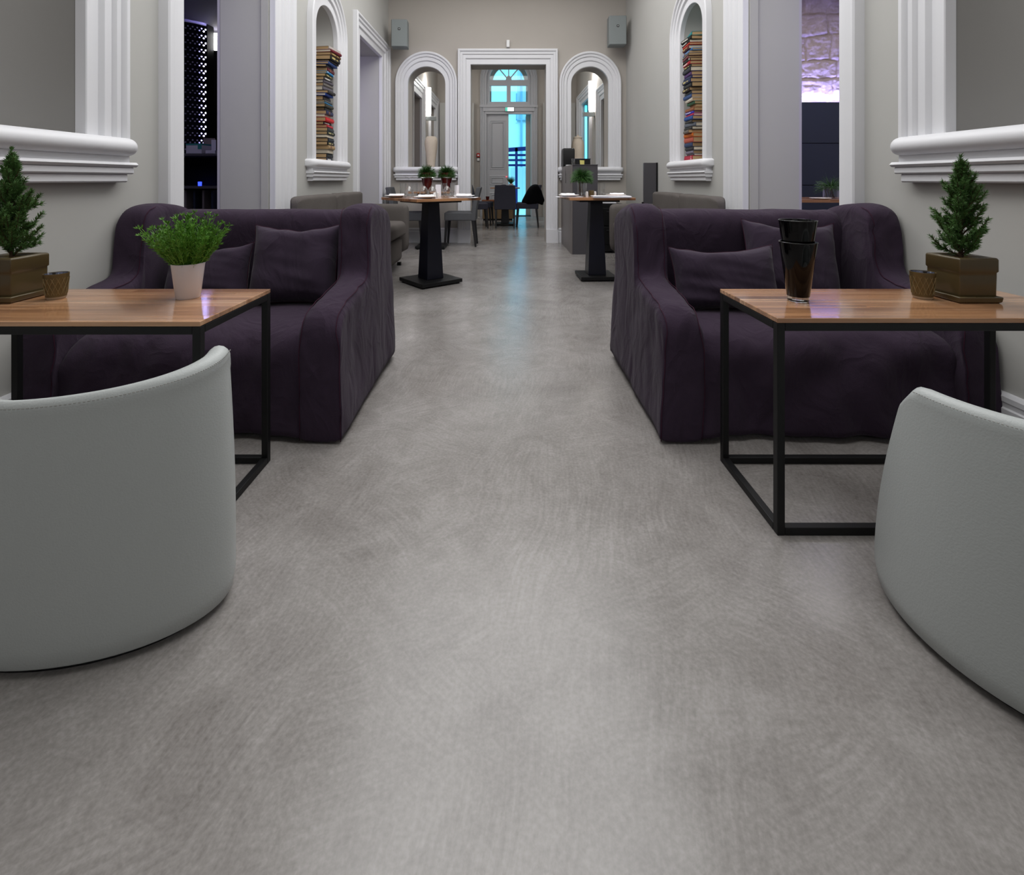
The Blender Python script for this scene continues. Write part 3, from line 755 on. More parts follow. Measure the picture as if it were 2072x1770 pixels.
def sofa(name, label, loc, W, mir, AT=0.148, seed=0.0):
    t = thing(name, label, 'sofa', loc)
    sg = -1 if mir else 1
    def cloth(p, amp=0.006, pleat=0.0):
        q = Vector(p)
        flare = 0.022 * max(0, 1 - q.z / 0.5) ** 1.5
        cx, cy = W / 2, 0.42
        dx = q.x - cx; dy = q.y - cy
        q.x += flare * (dx / (W / 2)); q.y += flare * dy / 0.42
        n1 = nz(q.x * 5 + seed, q.y * 5, q.z * 3.2) * amp * 2.4 + (0.35 - abs(nz(q.x * 11 + seed + q.z * 4, q.y * 11, q.z * 9 - q.x * 5))) * amp * 2.6
        q += Vector((n1 * (0.7 if dx > 0 else -0.7), n1 * (0.8 if dy > 0 else -0.8), n1 * 0.35 if q.z > 0.05 else 0))
        if pleat:
            pl = nz(q.y * 34 + seed, q.x * 34, q.z * 1.6) * pleat * min(1, max(0.15, 1.1 - abs(q.z - 0.35)))
            if abs(q.y) < 0.1: q.y += pl * 0.5
            q.x += pl * (1 if dx > 0 else -1)
        q.z = max(0.006, q.z)
        if q.x > W - 0.012: q.x = W - 0.012
        q.x *= sg
        return q
    # arms with wings
    def dens(prof):
        out = []
        for (a, b), (c, d) in zip(prof, prof[1:]):
            out.append((a, b))
            if max(c - a, d - b) > 0.045: out.append(((a + c) / 2, (b + d) / 2))
        return out + [prof[-1]]
    for k, (x0, x1) in enumerate(((0.0, AT), (W - AT, W))):
        mb = MB(); mb.loft([superloop(x0, x1, z, 0.05, y, nzv=12) for y, z in dens(ARM)], closed=True, cap=True, caprings=2, bulge=0.012)
        mb.xf(lambda p: cloth(p, 0.006, 0.006)); a = mb.build('arm', 'linen', t, smooth=180, sub=1)
        # stitched seam along the outer and inner edge of the arm
        for e, nm in (((x0 + 0.004, 'seam'), (x1 - 0.004, 'seam')) if k == 0 else ((x0 + 0.004, 'seam'),)):
            pts = [(e, 0.002, 0.01 + 0.04 * i) for i in range(9)] + [(e + (0.01 if e < (x0 + x1) / 2 else -0.01), y + 0.002, z - 0.012) for y, z in dens(ARM[1:19])]
            pts = [cloth(p, 0.006, 0.006) + Vector((0, -0.004, 0.002)) for p in pts]
            mb = MB(); mb.tube(pts, 0.0015, 5); mb.build(nm, 'thread', t, smooth=180)['label'] = 'wine red stitched seam'
    # backrest between the wings
    def loopx(prof, x): return [(x, y, z) for y, z in prof]
    bp = [(0.62, 0.2)] + [(0.60 + 0.035 * (1 - k / 8), 0.2 + 0.50 * k / 8) for k in range(1, 9)] + [(0.605, 0.74), (0.62, 0.772), (0.645, 0.79), (0.68, 0.798), (0.73, 0.797), (0.77, 0.785), (0.80, 0.75)] + [(0.815, 0.70 - 0.69 * k / 8) for k in range(9)] + [(0.62, 0.01)]
    xs = [AT - 0.03 + (W - 2 * AT + 0.06) * i / 24 for i in range(25)]
    mb = MB(); mb.loft([loopx(bp, x) for x in xs], closed=True, cap=True); mb.xf(lambda p: cloth(p, 0.006)); mb.build('backrest', 'linen', t, smooth=180, sub=1)
    # seat with rolled front and floor-length skirt
    sp = [(0.66, 0.01), (0.66, 0.36), (0.55, 0.377), (0.42, 0.385), (0.30, 0.39), (0.20, 0.390), (0.13, 0.383), (0.08, 0.366), (0.045, 0.338), (0.028, 0.30), (0.024, 0.255), (0.027, 0.21), (0.026, 0.16), (0.022, 0.11), (0.018, 0.06), (0.014, 0.02), (0.016, 0.006)]
    xs = [AT - 0.02 + (W - 2 * AT + 0.04) * i / 40 for i in range(41)]
    mb = MB(); mb.loft([loopx(sp, x) for x in xs], closed=True, cap=True)
    def seatfn(p):
        q = cloth(p, 0.007, 0.0)
        x = p.x
        edge = min(x - AT, W - AT - x)
        if p.z > 0.3: q.z -= 0.02 * max(0, 1 - edge / 0.12) ** 2
        if p.y < 0.2 and p.z < 0.36:
            q.y += 0.026 * nz(x * 13 + p.z * 5 + seed, 1.7, p.z * 2.2) * min(1, (0.40 - p.z) / 0.12) + 0.016 * nz(x * 5 - p.z * 7 + seed, 5.1, p.z * 3) + 0.012 * (0.3 - abs(nz(x * 9 + p.z * 11 + seed, 8.3, p.z * 7 - x * 3)))
        return q
    mb.xf(seatfn); mb.build('seat', 'linen', t, smooth=180, sub=1)
    return t
SR = sofa('sofa', 'plum linen slipcovered two-seat sofa on the right, behind the black vase table', (0.575, 1.725, 0), XR - 0.575 - 0.005, False, seed=3.1)
SL = sofa('sofa', 'plum linen slipcovered two-seat sofa on the left, behind the table with the white pot', (-0.612, 1.725, 0), -XL - 0.612 - 0.005, True, seed=11.7)

def cushion(name, label, c, w_, h_, th, lean, rz=0.0, roll=0.0, seed=0.0, m='linen2'):
    """soft pillow; local x = width, z = height, y = thickness; leaning back by lean"""
    N = 22; mb = MB(); vs = []; fs = []
    for side in (-1, 1):
        for j in range(N + 1):
            for i in range(N + 1):
                u = -1 + 2 * i / N; v = -1 + 2 * j / N
                f = max(0, (1 - u ** 4)) ** 0.55 * max(0, (1 - v ** 4)) ** 0.55
                ex = 1 - 0.07 * (1 - v * v) * abs(u) ** 3; ez = 1 - 0.07 * (1 - u * u) * abs(v) ** 3
                x = u * w_ / 2 * ex; z = v * h_ / 2 * ez
                wr = 0.012 * nz(x * 9 + seed, z * 9, side) + 0.016 * (0.3 - abs(nz(x * 4 + z * 6 + seed, z * 17 + x * 3, side * 3))) * (1.25 - v) * 0.7
                y = side * (th / 2 * f + wr * (0.25 + 0.75 * f))
                z -= 0.022 * (1 - u * u) ** 1.0 * max(0, v) ** 3; z += 0.012 * nz(u * 3 + seed, 2, 3) * max(0, v) ** 4
                vs.append((x, y, z + h_ / 2))
    n1 = (N + 1) ** 2
    for s_ in (0, 1):
        for j in range(N):
            for i in range(N):
                a = s_ * n1 + j * (N + 1) + i; fs.append((a, a + 1, a + N + 2, a + N + 1))
    edge = [i for i in range(N + 1)] + [(j + 1) * (N + 1) - 1 for j in range(1, N + 1)] + [N * (N + 1) + i for i in range(N - 1, -1, -1)] + [j * (N + 1) for j in range(N - 1, 0, -1)]
    for k in range(len(edge)):
        a, b = edge[k], edge[(k + 1) % len(edge)]; fs.append((a, b, n1 + b, n1 + a))
    mb.add(vs, fs)
    R = Matrix.Rotation(rz, 3, 'Z') @ Matrix.Rotation(-lean, 3, 'X') @ Matrix.Rotation(roll, 3, 'Y')
    mb.xf(lambda p: R @ p)
    t = thing(name, label, 'cushion', c, 0, 'plum sofa cushions')
    mb.build('cover', m, t, smooth=180, sub=1)
    pts = []
    for k in edge + [edge[0]]:
        p = (Vector(vs[k]) + Vector(vs[n1 + k])) / 2; pts.append(R @ (p * 1.0))
    q = MB(); q.tube(pts, 0.0017, 5, cap=False); q.build('piping', 'thread', t, smooth=180)['label'] = 'wine red piping round the edge'
    return t
cushion('cushion', 'square plum cushion on the left sofa, against its aisle-side wing', (-0.972, 2.14, 0.385), 0.40, 0.37, 0.15, radians(16), radians(4), 0, 1.3)
cushion('cushion', 'low oblong plum cushion on the left sofa, partly behind the white pot', (-1.375, 2.16, 0.385), 0.40, 0.27, 0.14, radians(18), radians(-3), radians(-4), 5.3)
cushion('cushion', 'low oblong plum cushion on the right sofa, against its aisle-side wing', (0.96, 2.045, 0.385), 0.46, 0.28, 0.15, radians(16), radians(-3), radians(-2), 8.3)
cushion('cushion', 'square plum cushion on the right sofa, behind the black vase', (1.33, 2.19, 0.385), 0.43, 0.38, 0.15, radians(17), radians(-4), radians(3), 2.3)

# ------------------------------------------------------------------ low tables with black tube frames
def frame_table(label, x0, x1, y0, y1, H=0.58):
    cx, cy = (x0 + x1) / 2, (y0 + y1) / 2
    t = thing('side_table', label, 'table', (cx, cy, 0), 0, 'plank-topped tables in front of the sofas')
    a, b = (x1 - x0) / 2, (y1 - y0) / 2; s = 0.021
    mb = MB(); mb.box(-a, a, -b, b, H - 0.013, H); mb.build('tabletop', 'tabletop', t, bevel=0.0015)
    for sx in (-1, 1):
        for sy in (-1, 1):
            mb = MB(); x = sx * (a - s / 2); y = sy * (b - s / 2)
            mb.box(x - s / 2, x + s / 2, y - s / 2, y + s / 2, 0.0, H - 0.0135); mb.build('leg', 'blackmetal', t, bevel=0.002)
    for z0, nm in ((H - 0.0135 - s, 'apron'), (0.0, 'floor_rail')):
        for sy in (-1, 1):
            mb = MB(); y = sy * (b - s / 2); mb.box(-a + s, a - s, y - s / 2, y + s / 2, z0, z0 + s); mb.build(nm, 'blackmetal', t, bevel=0.002)
        for sx in (-1, 1):
            mb = MB(); x = sx * (a - s / 2); mb.box(x - s / 2, x + s / 2, -b + s, b - s, z0, z0 + s); mb.build(nm, 'blackmetal', t, bevel=0.002)
    return t
frame_table('plank-topped table on a black tube frame, left, with the white shrub pot on it', -1.655, -0.798, 1.235, 1.605)
frame_table('plank-topped table on a black tube frame, right, with the black vase on it', 0.722, 1.635, 1.265, 1.605)
TH = 0.58

# ------------------------------------------------------------------ tub chairs
def tub_chair(label, loc, rz, amax_top, amax_bot, rim0, rim1, sx=1.0, sy=1.0, pw=2.0, fl=0.30, fh=0.80):
    t = thing('tub_chair', label, 'armchair', loc, rz, 'off-white leather tub chairs')
    R0, R1, TH_ = 0.26, 0.251, 0.042
    nA, nZ = 48, 26
    def A(f): 
        f2 = max(0.0, min(1.0, (f - fl) / (fh - fl))); return amax_bot[0] + (amax_top[0] - amax_bot[0]) * f2, amax_bot[1] + (amax_top[1] - amax_bot[1]) * f2
    rings = []
    for i in range(nA + 1):
        u = -1 + 2 * i / nA
        loop = []
        rim = rim0 + (rim1 - rim0) * abs(u) ** pw
        # ends of the arms drop in a rounded shoulder
        e = max(0, (abs(u) - 0.93) / 0.07); rim_e = rim - 0.035 * (1 - sqrt(max(0, 1 - e * e)))
        zs = [0.012, 0.02, 0.05] + [0.05 + (rim_e - 0.03 - 0.05) * k / 16 for k in range(1, 17)]
        outer = [(R0 - 0.012, 0.012), (R0 - 0.004, 0.018)] + [(R0 + (R1 - R0) * z / 0.5 + 0.004 * sin(pi * z / 0.5), z) for z in zs[2:]]
        rr = TH_ / 2
        top = []
        for k in range(1, 8):
            a = pi * k / 8; top.append((R1 + 0.002 - rr + rr * cos(a), rim_e - 0.03 + 0.030 * sin(a)))
        inner = [(r - TH_, z) for r, z in reversed(outer[2:])] + [(R0 - TH_, 0.012)]
        prof = outer + top + inner
        for r, z in prof:
            f = z / rim0; aa, bb = A(f); ang = (aa if u < 0 else bb) * u
            loop.append((r * sin(ang), -r * cos(ang), z))
        rings.append(loop)
    mb = MB(); mb.loft(rings, closed=True, cap=True, caprings=1, bulge=0.010); mb.xf(lambda p: Vector((p.x * sx, p.y * sy, p.z))); mb.build('shell', 'leather', t, smooth=50)
    # double row of stitches below the rim
    mb = MB()
    for i in range(4, nA * 3 - 3):
        u = -1 + 2 * i / (nA * 3); u2 = u + 0.0075
        for uu, vv in ((u, u2),):
            rim = rim0 + (rim1 - rim0) * abs(u) ** pw; e = max(0, (abs(u) - 0.93) / 0.07); z = rim - 0.035 * (1 - sqrt(max(0, 1 - e * e))) - 0.012
            aa, bb = A(z / rim0); r = R1 + 0.0005
            p = [(r * sin((aa if q < 0 else bb) * q), -r * cos((aa if q < 0 else bb) * q), z) for q in (uu, vv)]
            mb.tube(p, 0.0011, 4)
    mb.xf(lambda p: Vector((p.x * sx, p.y * sy, p.z))); mb.build('stitching', 'stitch', t)
    mb = MB(); mb.lathe([(0, 0.30), (0.10, 0.302), (0.17, 0.300), (0.205, 0.292), (0.216, 0.275), (0.218, 0.24), (0.214, 0.2), (0, 0.2)], 48, sx=sx, sy=sy); mb.build('seat_cushion', 'leather', t, smooth=50)
    mb = MB(); mb.lathe([(0, 0.012), (0.236, 0.012), (0.243, 0.03), (0.246, 0.18), (0.240, 0.215), (0.22, 0.225), (0, 0.225)], 48, sx=sx, sy=sy); mb.build('base', 'leather', t, smooth=50)
    mb = MB(); mb.lathe([(0, 0.0), (0.235, 0.0), (0.235, 0.012), (0, 0.012)], 40, sx=sx, sy=sy); mb.build('foot_ring', 'blackplastic', t, smooth=30)
    return t
tub_chair('off-white leather tub chair cut off by the left edge, back turned to us', (-0.957, 1.067, 0), 0.0, (radians(80), radians(106)), (radians(110), radians(122)), 0.524, 0.572, sx=1.285, sy=0.654, pw=1.3)
tub_chair('off-white leather tub chair cut off by the right edge, back turned to us', (1.097, 0.992, 0), 0.0, (radians(93), radians(95)), (radians(122), radians(122)), 0.525, 0.52, fl=0.15, fh=1.0)

# ------------------------------------------------------------------ things on the low tables
def planter(label, x0, y0, s, tree_seed, tree_h, label_grp='spruce pots on the low tables', spread=0.105, skew=(0, 0)):
    c = (x0 + s / 2, y0 + s / 2, TH)
    t = thing('potted_spruce', label, 'plant', c, 0, label_grp)
    h = s / 2; zb, zt = 0.019, 0.135
    mb = MB()
    # saucer: tray with a raised lip
    o = h + 0.008
    R4 = lambda q, z: [(-q, -q, z), (q, -q, z), (q, q, z), (-q, q, z)]
    mb.loft([R4(o - 0.005, 0.0), R4(o, 0.004), R4(o + 0.002, 0.018), R4(o - 0.004, 0.021), R4(o - 0.007, 0.010)], closed=True, cap=True)
    mb.build('saucer', 'ceramic', t, bevel=0.002, smooth=40)
    mb = MB()
    mb.loft([R4(h - 0.004, zb - 0.008), R4(h - 0.001, zb), R4(h, zb + 0.06), R4(h, zb + 0.071), R4(h + 0.0028, zb + 0.075), R4(h + 0.0028, zt - 0.004), R4(h - 0.001, zt), R4(h - 0.010, zt), R4(h - 0.012, zt - 0.004), R4(h - 0.012, zt - 0.03)], closed=True, cap=True)
    mb.build('pot', 'ceramic', t, bevel=0.0025, smooth=40)
    mb = MB(); mb.box(-h + 0.0125, h - 0.0125, -h + 0.0125, h - 0.0125, zt - 0.04, zt - 0.014); mb.build('soil', 'soil', t)
    rnd = random.Random(tree_seed)
    base = zt - 0.014
    tr = MB(); nd = MB()
    tr.tube([(0, 0, base - 0.01), (0.003, 0.002, base + tree_h * 0.5), (0, 0, base + tree_h * 0.96)], [0.007, 0.005, 0.002], 6)
    def needles(p0, p1, dens, L):
        p0, p1 = Vector(p0), Vector(p1); ax = p1 - p0; ln = ax.length; ax.normalize()
        u = ax.orthogonal().normalized(); v = ax.cross(u)
        for k in range(int(ln * dens)):
            f = rnd.random() ** 0.85; th = rnd.random() * 2 * pi
            d = (u * cos(th) + v * sin(th)) * (0.95 - 0.5 * (f > 0.92)) + ax * rnd.uniform(0.45, 1.1); d.normalize()
            q = p0 + ax * ln * f; l = L * rnd.uniform(0.7, 1.15)
            sd = d.orthogonal().normalized() * 0.0008
            sd2 = d.cross(sd).normalized() * 0.0008
            m1 = q + d * l * 0.5
            nd.add([q + sd, q - sd, m1 - sd * 1.1, q + d * l, m1 + sd * 1.1], [(0, 1, 2, 3, 4)])
            if rnd.random() < 0.5: nd.add([q + sd2, q - sd2, m1 - sd2, q + d * l, m1 + sd2], [(0, 1, 2, 3, 4)])
    tip = Vector((skew[0], skew[1], base + tree_h))
    needles((0, 0, base + tree_h * 0.70), tip, 1900, 0.013)
    nb = 72
    for k in range(nb):
        f = (k + 0.5) / nb
        z = base + 0.004 + tree_h * 0.88 * f ** 1.05
        az = k * 2.39996 + rnd.uniform(-0.3, 0.3)
        L = spread * min(1.0, 0.72 + 0.9 * f) * (1 - 0.97 * f) ** 0.85 * rnd.uniform(0.5, 1.22) + 0.014
        el = radians(rnd.uniform(22, 55)) + f * 0.45
        d = Vector((cos(az) * cos(el), sin(az) * cos(el), sin(el)))
        p0 = Vector((skew[0] * f, skew[1] * f, z)); p1 = p0 + d * L * 0.6; p2 = p1 + (d + Vector((0, 0, 0.55))).normalized() * L * 0.5
        tr.tube([p0, p1, p2], [0.0024, 0.0018, 0.001], 4)
        needles(p0 + d * L * 0.12, p1, 1500, 0.0145); needles(p1, p2, 2200, 0.0135)
        for _ in range(4):
            s_ = p0.lerp(p1, rnd.uniform(0.35, 1.0)); sd = (d + Vector((rnd.uniform(-1, 1), rnd.uniform(-1, 1), rnd.uniform(-0.1, 0.9)))).normalized()
            e_ = s_ + sd * L * rnd.uniform(0.25, 0.42); tr.tube([s_, e_], [0.0014, 0.0008], 4); needles(s_, e_, 1900, 0.013)
    tr.build('trunk', 'bark', t, smooth=60)
    nd.build('foliage', 'needle', t, recalc=False)
    return t
planter('small spruce in a square olive ceramic pot, on the left table at the photo edge', -1.597, 1.418, 0.115, 5, 0.345, spread=0.115)
planter('small spruce in a square olive ceramic pot, on the right table beside the gold cup', 1.357, 1.42, 0.112, 11, 0.325, spread=0.108)

def shrub():
    t = thing('potted_shrub', 'bushy bright green shrub in a white tapered pot, on the left table', 'plant', (-0.998, 1.487, TH))
    mb = MB(); mb.lathe([(0, 0.0), (0.031, 0.0), (0.0335, 0.003), (0.0455, 0.105), (0.046, 0.108), (0.0448, 0.109), (0.043, 0.106), (0.040, 0.088), (0, 0.088)], 48); mb.build('pot', 'whitepot', t, smooth=40)
    mb = MB(); mb.lathe([(0, 0.096), (0.025, 0.095), (0.0405, 0.091), (0.039, 0.083), (0, 0.083)], 24); mb.build('soil', 'soil', t, smooth=60)
    rnd = random.Random(4); st = MB(); lf = MB()
    for k in range(150):
        az = k * 2.39996 + rnd.uniform(-0.4, 0.4); f = sqrt((k + 0.5) / 150)
        lean = f * radians(50) + rnd.uniform(-0.12, 0.12)
        L = rnd.uniform(0.115, 0.195) * (1 - 0.16 * f)
        if k % 9 == 0: L *= 1.1
        p = Vector((cos(az) * 0.025 * f, sin(az) * 0.025 * f, 0.085)); d = Vector((cos(az) * sin(lean * 0.75), sin(az) * sin(lean * 0.75), cos(lean * 0.75)))
        pts = [p]; n = 8
        for i in range(n):
            d = (d + Vector((cos(az) * 0.035 * f, sin(az) * 0.035 * f, 0.04))).normalized(); p = p + d * L / n; pts.append(p)
        st.tube(pts, [0.0013] * 5 + [0.0009] * (n - 4), 4)
        for i in range(1, n + 1):
            cnt = 4 if i < 3 else (12 if i < n else 16)
            ax = (pts[i] - pts[i - 1]).normalized(); u = ax.orthogonal().normalized(); v = ax.cross(u)
            for _ in range(cnt):
                th = rnd.random() * 2 * pi; q = pts[i - 1].lerp(pts[i], rnd.random()) if i < n else pts[n]
                dd = ((u * cos(th) + v * sin(th)) * rnd.uniform(0.5, 0.9) + ax * 0.8).normalized(); l = rnd.uniform(0.009, 0.016)
                s_ = dd.orthogonal().normalized(); s_ = (Matrix.Rotation(rnd.random() * 6, 3, dd) @ s_) * 0.0012
                lf.add([q + s_ * 0.5, q - s_ * 0.5, q + dd * l * 0.55 - s_, q + dd * l, q + dd * l * 0.55 + s_], [(0, 1, 2, 3, 4)])
    st.build('stems', 'rosemary', t, smooth=60); lf.build('foliage', 'rosemary', t, recalc=False)
shrub()

def candle_cup(label, loc, r=0.0425, h=0.078, group='gold glass candle cups', small=False, m='mercury'):
    t = thing('candle_cup', label, 'candle holder', loc, 0, group)
    rb = r * 0.80
    mb = MB(); mb.lathe([(rb, 0.008), (r, h), (r - 0.0022, h), (rb - 0.002, 0.012), (0, 0.012)], 40); mb.lathe([(0, 0.008), (rb, 0.008)], 40); mb.build('cup', m, t, smooth=40)
    mb = MB(); mb.lathe([(0, 0), (rb - 0.004, 0), (rb - 0.001, 0.004), (rb, 0.008), (0, 0.008)], 40); mb.build('foot', 'frost', t, smooth=40)
    if not small:
        mb = MB(); mb.lathe([(r - 0.0024, h - 0.001), (rb - 0.0015, 0.0125), (0, 0.0125)], 40); mb.build('lining', 'mercuryin', t, smooth=60)['label'] = 'silvered lining'
        # diamond lattice pressed into the wall
        mb = MB()
        for k in range(14):
            for sgn in (1, -1):
                pts = []
                for i in range(11):
                    f = 0.10 + 0.72 * i / 10; z = 0.008 + (h - 0.008) * f; rr = rb + (r - rb) * f + 0.0004; a = 2 * pi * k / 14 + sgn * f * 0.95
                    pts.append((rr * cos(a), rr * sin(a), z))
                mb.tube(pts, 0.0008, 4)
        mb.build('lattice', 'mercurypat', t)['label'] = 'pale gold diamond lattice'
        mb = MB(); mb.lathe([(0, 0.013), (0.02, 0.013), (0.02, 0.028), (0, 0.028)], 24); mb.build('candle', 'wax', t, smooth=30)
    return t
candle_cup('gold lattice candle cup beside the left spruce pot on the left table', (-1.40, 1.475, TH), 0.0315, 0.079)
candle_cup('gold lattice candle cup beside the right spruce pot on the right table', (1.296, 1.478, TH), 0.0325, 0.083)

def black_vase(label, loc, first):
    t = thing('glass_vase', label, 'vase', loc, 0, 'two nested black glass vases')
    H, rb, rt = 0.180, 0.030, 0.052
    mb = MB(); mb.lathe([(0, 0.016), (rb - 0.001, 0.016), (rb + 0.001, 0.018), (rt, H), (rt - 0.003, H + 0.0005), (rt - 0.0045, H - 0.003), (rb - 0.001, 0.024), (0, 0.022)], 48)
    mb.build('body', 'blackglass', t, smooth=40)
    mb = MB(); mb.lathe([(0, 0), (rb - 0.004, 0), (rb - 0.001, 0.003), (rb, 0.0155), (0, 0.0155)], 48); mb.build('foot', 'glassthick', t, smooth=40)['label'] = 'thick clear glass foot'
    mb = MB(); mb.lathe([(rt + 0.0003, H - 0.002), (rt + 0.0006, H - 0.0005), (rt - 0.001, H + 0.0012), (rt - 0.003, H + 0.0008)], 48); mb.build('rim', 'glassthick', t, smooth=60)['label'] = 'clear glass rim'
black_vase('lower black glass vase with a clear foot, standing on the right table', (0.889, 1.447, TH), True)
black_vase('upper black glass vase nested in the mouth of the lower one, right table', (0.888, 1.447, TH + 0.066), False)
# ------------------------------------------------------------------ grey sofas along the walls further back
def grey_sofa(label, wallx, sg, y0, y1, front):
    """sg=+1: stands on the left wall facing +x"""
    t = thing('sofa', label, 'sofa', (wallx, (y0 + y1) / 2, 0), 0 if sg > 0 else pi, 'taupe grey sofas along the walls')
    L = (y1 - y0) / 2; D = front
    def soft(mb, amp=0.006, seed=0):
        def fn(p):
            n = nz(p.x * 6 + seed, p.y * 6, p.z * 5); m2 = nz(p.x * 14 + seed, p.y * 14, p.z * 14)
            return p + Vector((n * amp, m2 * amp * 0.5, n * amp * 0.6 if p.z > 0.1 else 0))
        return mb.xf(fn)
    def block(x0, x1, a0, a1, z0, z1, r, name, seed=0):
        n = 14; rings = []
        for i in range(n + 1):
            y = a0 + (a1 - a0) * i / n; e = min(y - a0, a1 - y); f = min(1, e / r); k = r * (1 - sqrt(max(0, 1 - (1 - f) ** 2)))
            loop = []
            X0, X1, Z0, Z1 = x0 + k, x1 - k, z0, z1 - k
            rr = max(0.004, r - k * 0.6)
            for (cx, cz, a) in ((X1 - rr, Z1 - rr, 0), (X0 + rr, Z1 - rr, 90)):
                for q in range(5):
                    th = radians(a + 90 * q / 4); loop.append((cx + rr * cos(th), y, cz + rr * sin(th)))
            for q in range(6): loop.append((X0, y, Z0 + (Z1 - rr - Z0) * (5 - q) / 6))
            for q in range(1, 6): loop.append((X1, y, Z0 + (Z1 - rr - Z0) * q / 6))
            rings.append(loop)
        mb = MB(); mb.loft(rings, closed=True, cap=True, caprings=1); soft(mb, 0.006, seed)
        return mb.build(name, 'greyfab', t, smooth=180, sub=1)
    block(0.05, D - 0.03, -L + 0.15, L - 0.15, 0.03, 0.33, 0.03, 'base', 1)
    block(0.0, 0.13, -L + 0.01, L - 0.01, 0.03, 0.71, 0.04, 'backrest', 2)
    for a, b, q in ((-L, -L + 0.17, 3), (L - 0.17, L, 4)): block(0.04, D, a, b, 0.03, 0.68, 0.06, 'arm', q)
    half = (2 * L - 0.36) / 2
    for k in range(2):
        a = -L + 0.18 + k * half; block(0.13, D + 0.01, a + 0.004, a + half - 0.004, 0.335, 0.51, 0.06, 'seat_cushion', 5 + k)
        block(0.08, 0.20, a + 0.004, a + half - 0.004, 0.50, 0.82, 0.03, 'back_cushion', 8 + k)
    for x in (0.12, D - 0.1):
        for y in (-L + 0.1, L - 0.1):
            mb = MB(); mb.box(x - 0.02, x + 0.02, y - 0.02, y + 0.02, 0, 0.035); mb.build('foot', 'blackplastic', t)
    return t
grey_sofa('taupe grey sofa along the left wall, under the book niche', XL + 0.03, 1, 3.42, 5.36, 0.66)
grey_sofa('taupe grey sofa along the right wall, under the book niche', XR - 0.03, -1, 3.42, 5.36, 0.62)

# ------------------------------------------------------------------ dining chairs
def dining_chair(name, fab, label, loc, rz, group='upholstered dining chairs'):
    """faces local +x"""
    t = thing(name, label, 'chair', loc, rz, group)
    W, D = 0.42, 0.44
    mb = MB(); mb.box(-D / 2 + 0.02, D / 2, -W / 2, W / 2, 0.37, 0.485); mb.build('seat', fab, t, bevel=0.015, seg=3, smooth=40)
    mb = MB()
    q = lambda x, z, hw: [(x, -hw, z), (x + 0.065, -hw, z), (x + 0.065, hw, z), (x, hw, z)]
    mb.loft([q(-D / 2, 0.365, W / 2), q(-D / 2 - 0.005, 0.5, W / 2 + 0.002), q(-D / 2 - 0.035, 0.68, W / 2 - 0.004), q(-D / 2 - 0.075, 0.84, W / 2 - 0.015)], closed=True, cap=True)
    mb.build('backrest', fab, t, bevel=0.014, seg=3, smooth=40)
    for sx in (-1, 1):
        for sy in (-1, 1):
            x = (D / 2 - 0.03) if sx > 0 else (-D / 2 + 0.04); y = sy * (W / 2 - 0.03); k = 0.025 * sx if sx > 0 else -0.04
            r = lambda x, y, h, z: [(x - h, y - h, z), (x + h, y - h, z), (x + h, y + h, z), (x - h, y + h, z)]
            mb = MB(); mb.loft([r(x + k, y, 0.013, 0), r(x, y, 0.021, 0.372)], closed=True, cap=True); mb.build('leg', 'chairleg', t, bevel=0.003)
    return t
c0 = dining_chair('dining_chair', 'chairfab', 'grey dining chair facing left, right of the glass-laden bistro table', (-0.655, 6.865, 0), pi)
clone(c0, (-1.415, 6.83, 0), radians(4), 'grey dining chair facing right, behind the left bistro table by the wall')
c1 = dining_chair('dining_chair', 'chairfabdark', 'dark slate dining chair with its back to us, in the room beyond the doorway', (-0.03, 9.42, 0), pi / 2)
clone(c1, (0.42, 9.56, 0), radians(176), 'dark slate dining chair under the black coat, beyond the doorway')
clone(c1, (-0.52, 9.95, 0), radians(-6), 'dark slate dining chair facing right, left of the vestibule table')
clone(c1, (-0.60, 9.35, 0), radians(8), 'dark slate dining chair half hidden by the left jamb of the doorway')
# coat hung over the back of the chair: hanging skirts in front of and behind the backrest
ol = [(1050, 412), (1056, 401), (1061, 391), (1067, 380), (1074, 374), (1081, 372.5), (1088, 374), (1092, 381), (1095, 392), (1098, 401), (1099.5, 407), (1096, 408.5), (1096.5, 416), (1091, 413), (1084, 411.5), (1080, 414), (1070, 413), (1060, 414)]
ol = [((a - 1025) * 9.5 / 960 - 0.55, CH - (b - 363) * 9.5 / 960) for a, b in ol]
mb = MB(); rings = []
for i in range(13):
    f = -1 + 2 * i / 12; k = sqrt(max(0.0, 1 - 0.62 * abs(f) ** 3.5))
    rings.append([(0.03 + (x - 0.03) * k + 0.012 * nz(x * 9, f * 4, z * 9), f * 0.235, 0.60 + (z - 0.60) * (0.75 + 0.25 * k) + 0.014 * nz(x * 8, f * 5 + 4, z * 8)) for x, z in ol])
mb.loft(rings, closed=True, cap=True, caprings=1, bulge=0.01)
ct = mb.build('coat', 'blackcloth', smooth=180, sub=1); ct.location = (0.58, 9.56, 0)
tag(ct, 'black coat draped over the back of a chair beyond the doorway', 'coat')

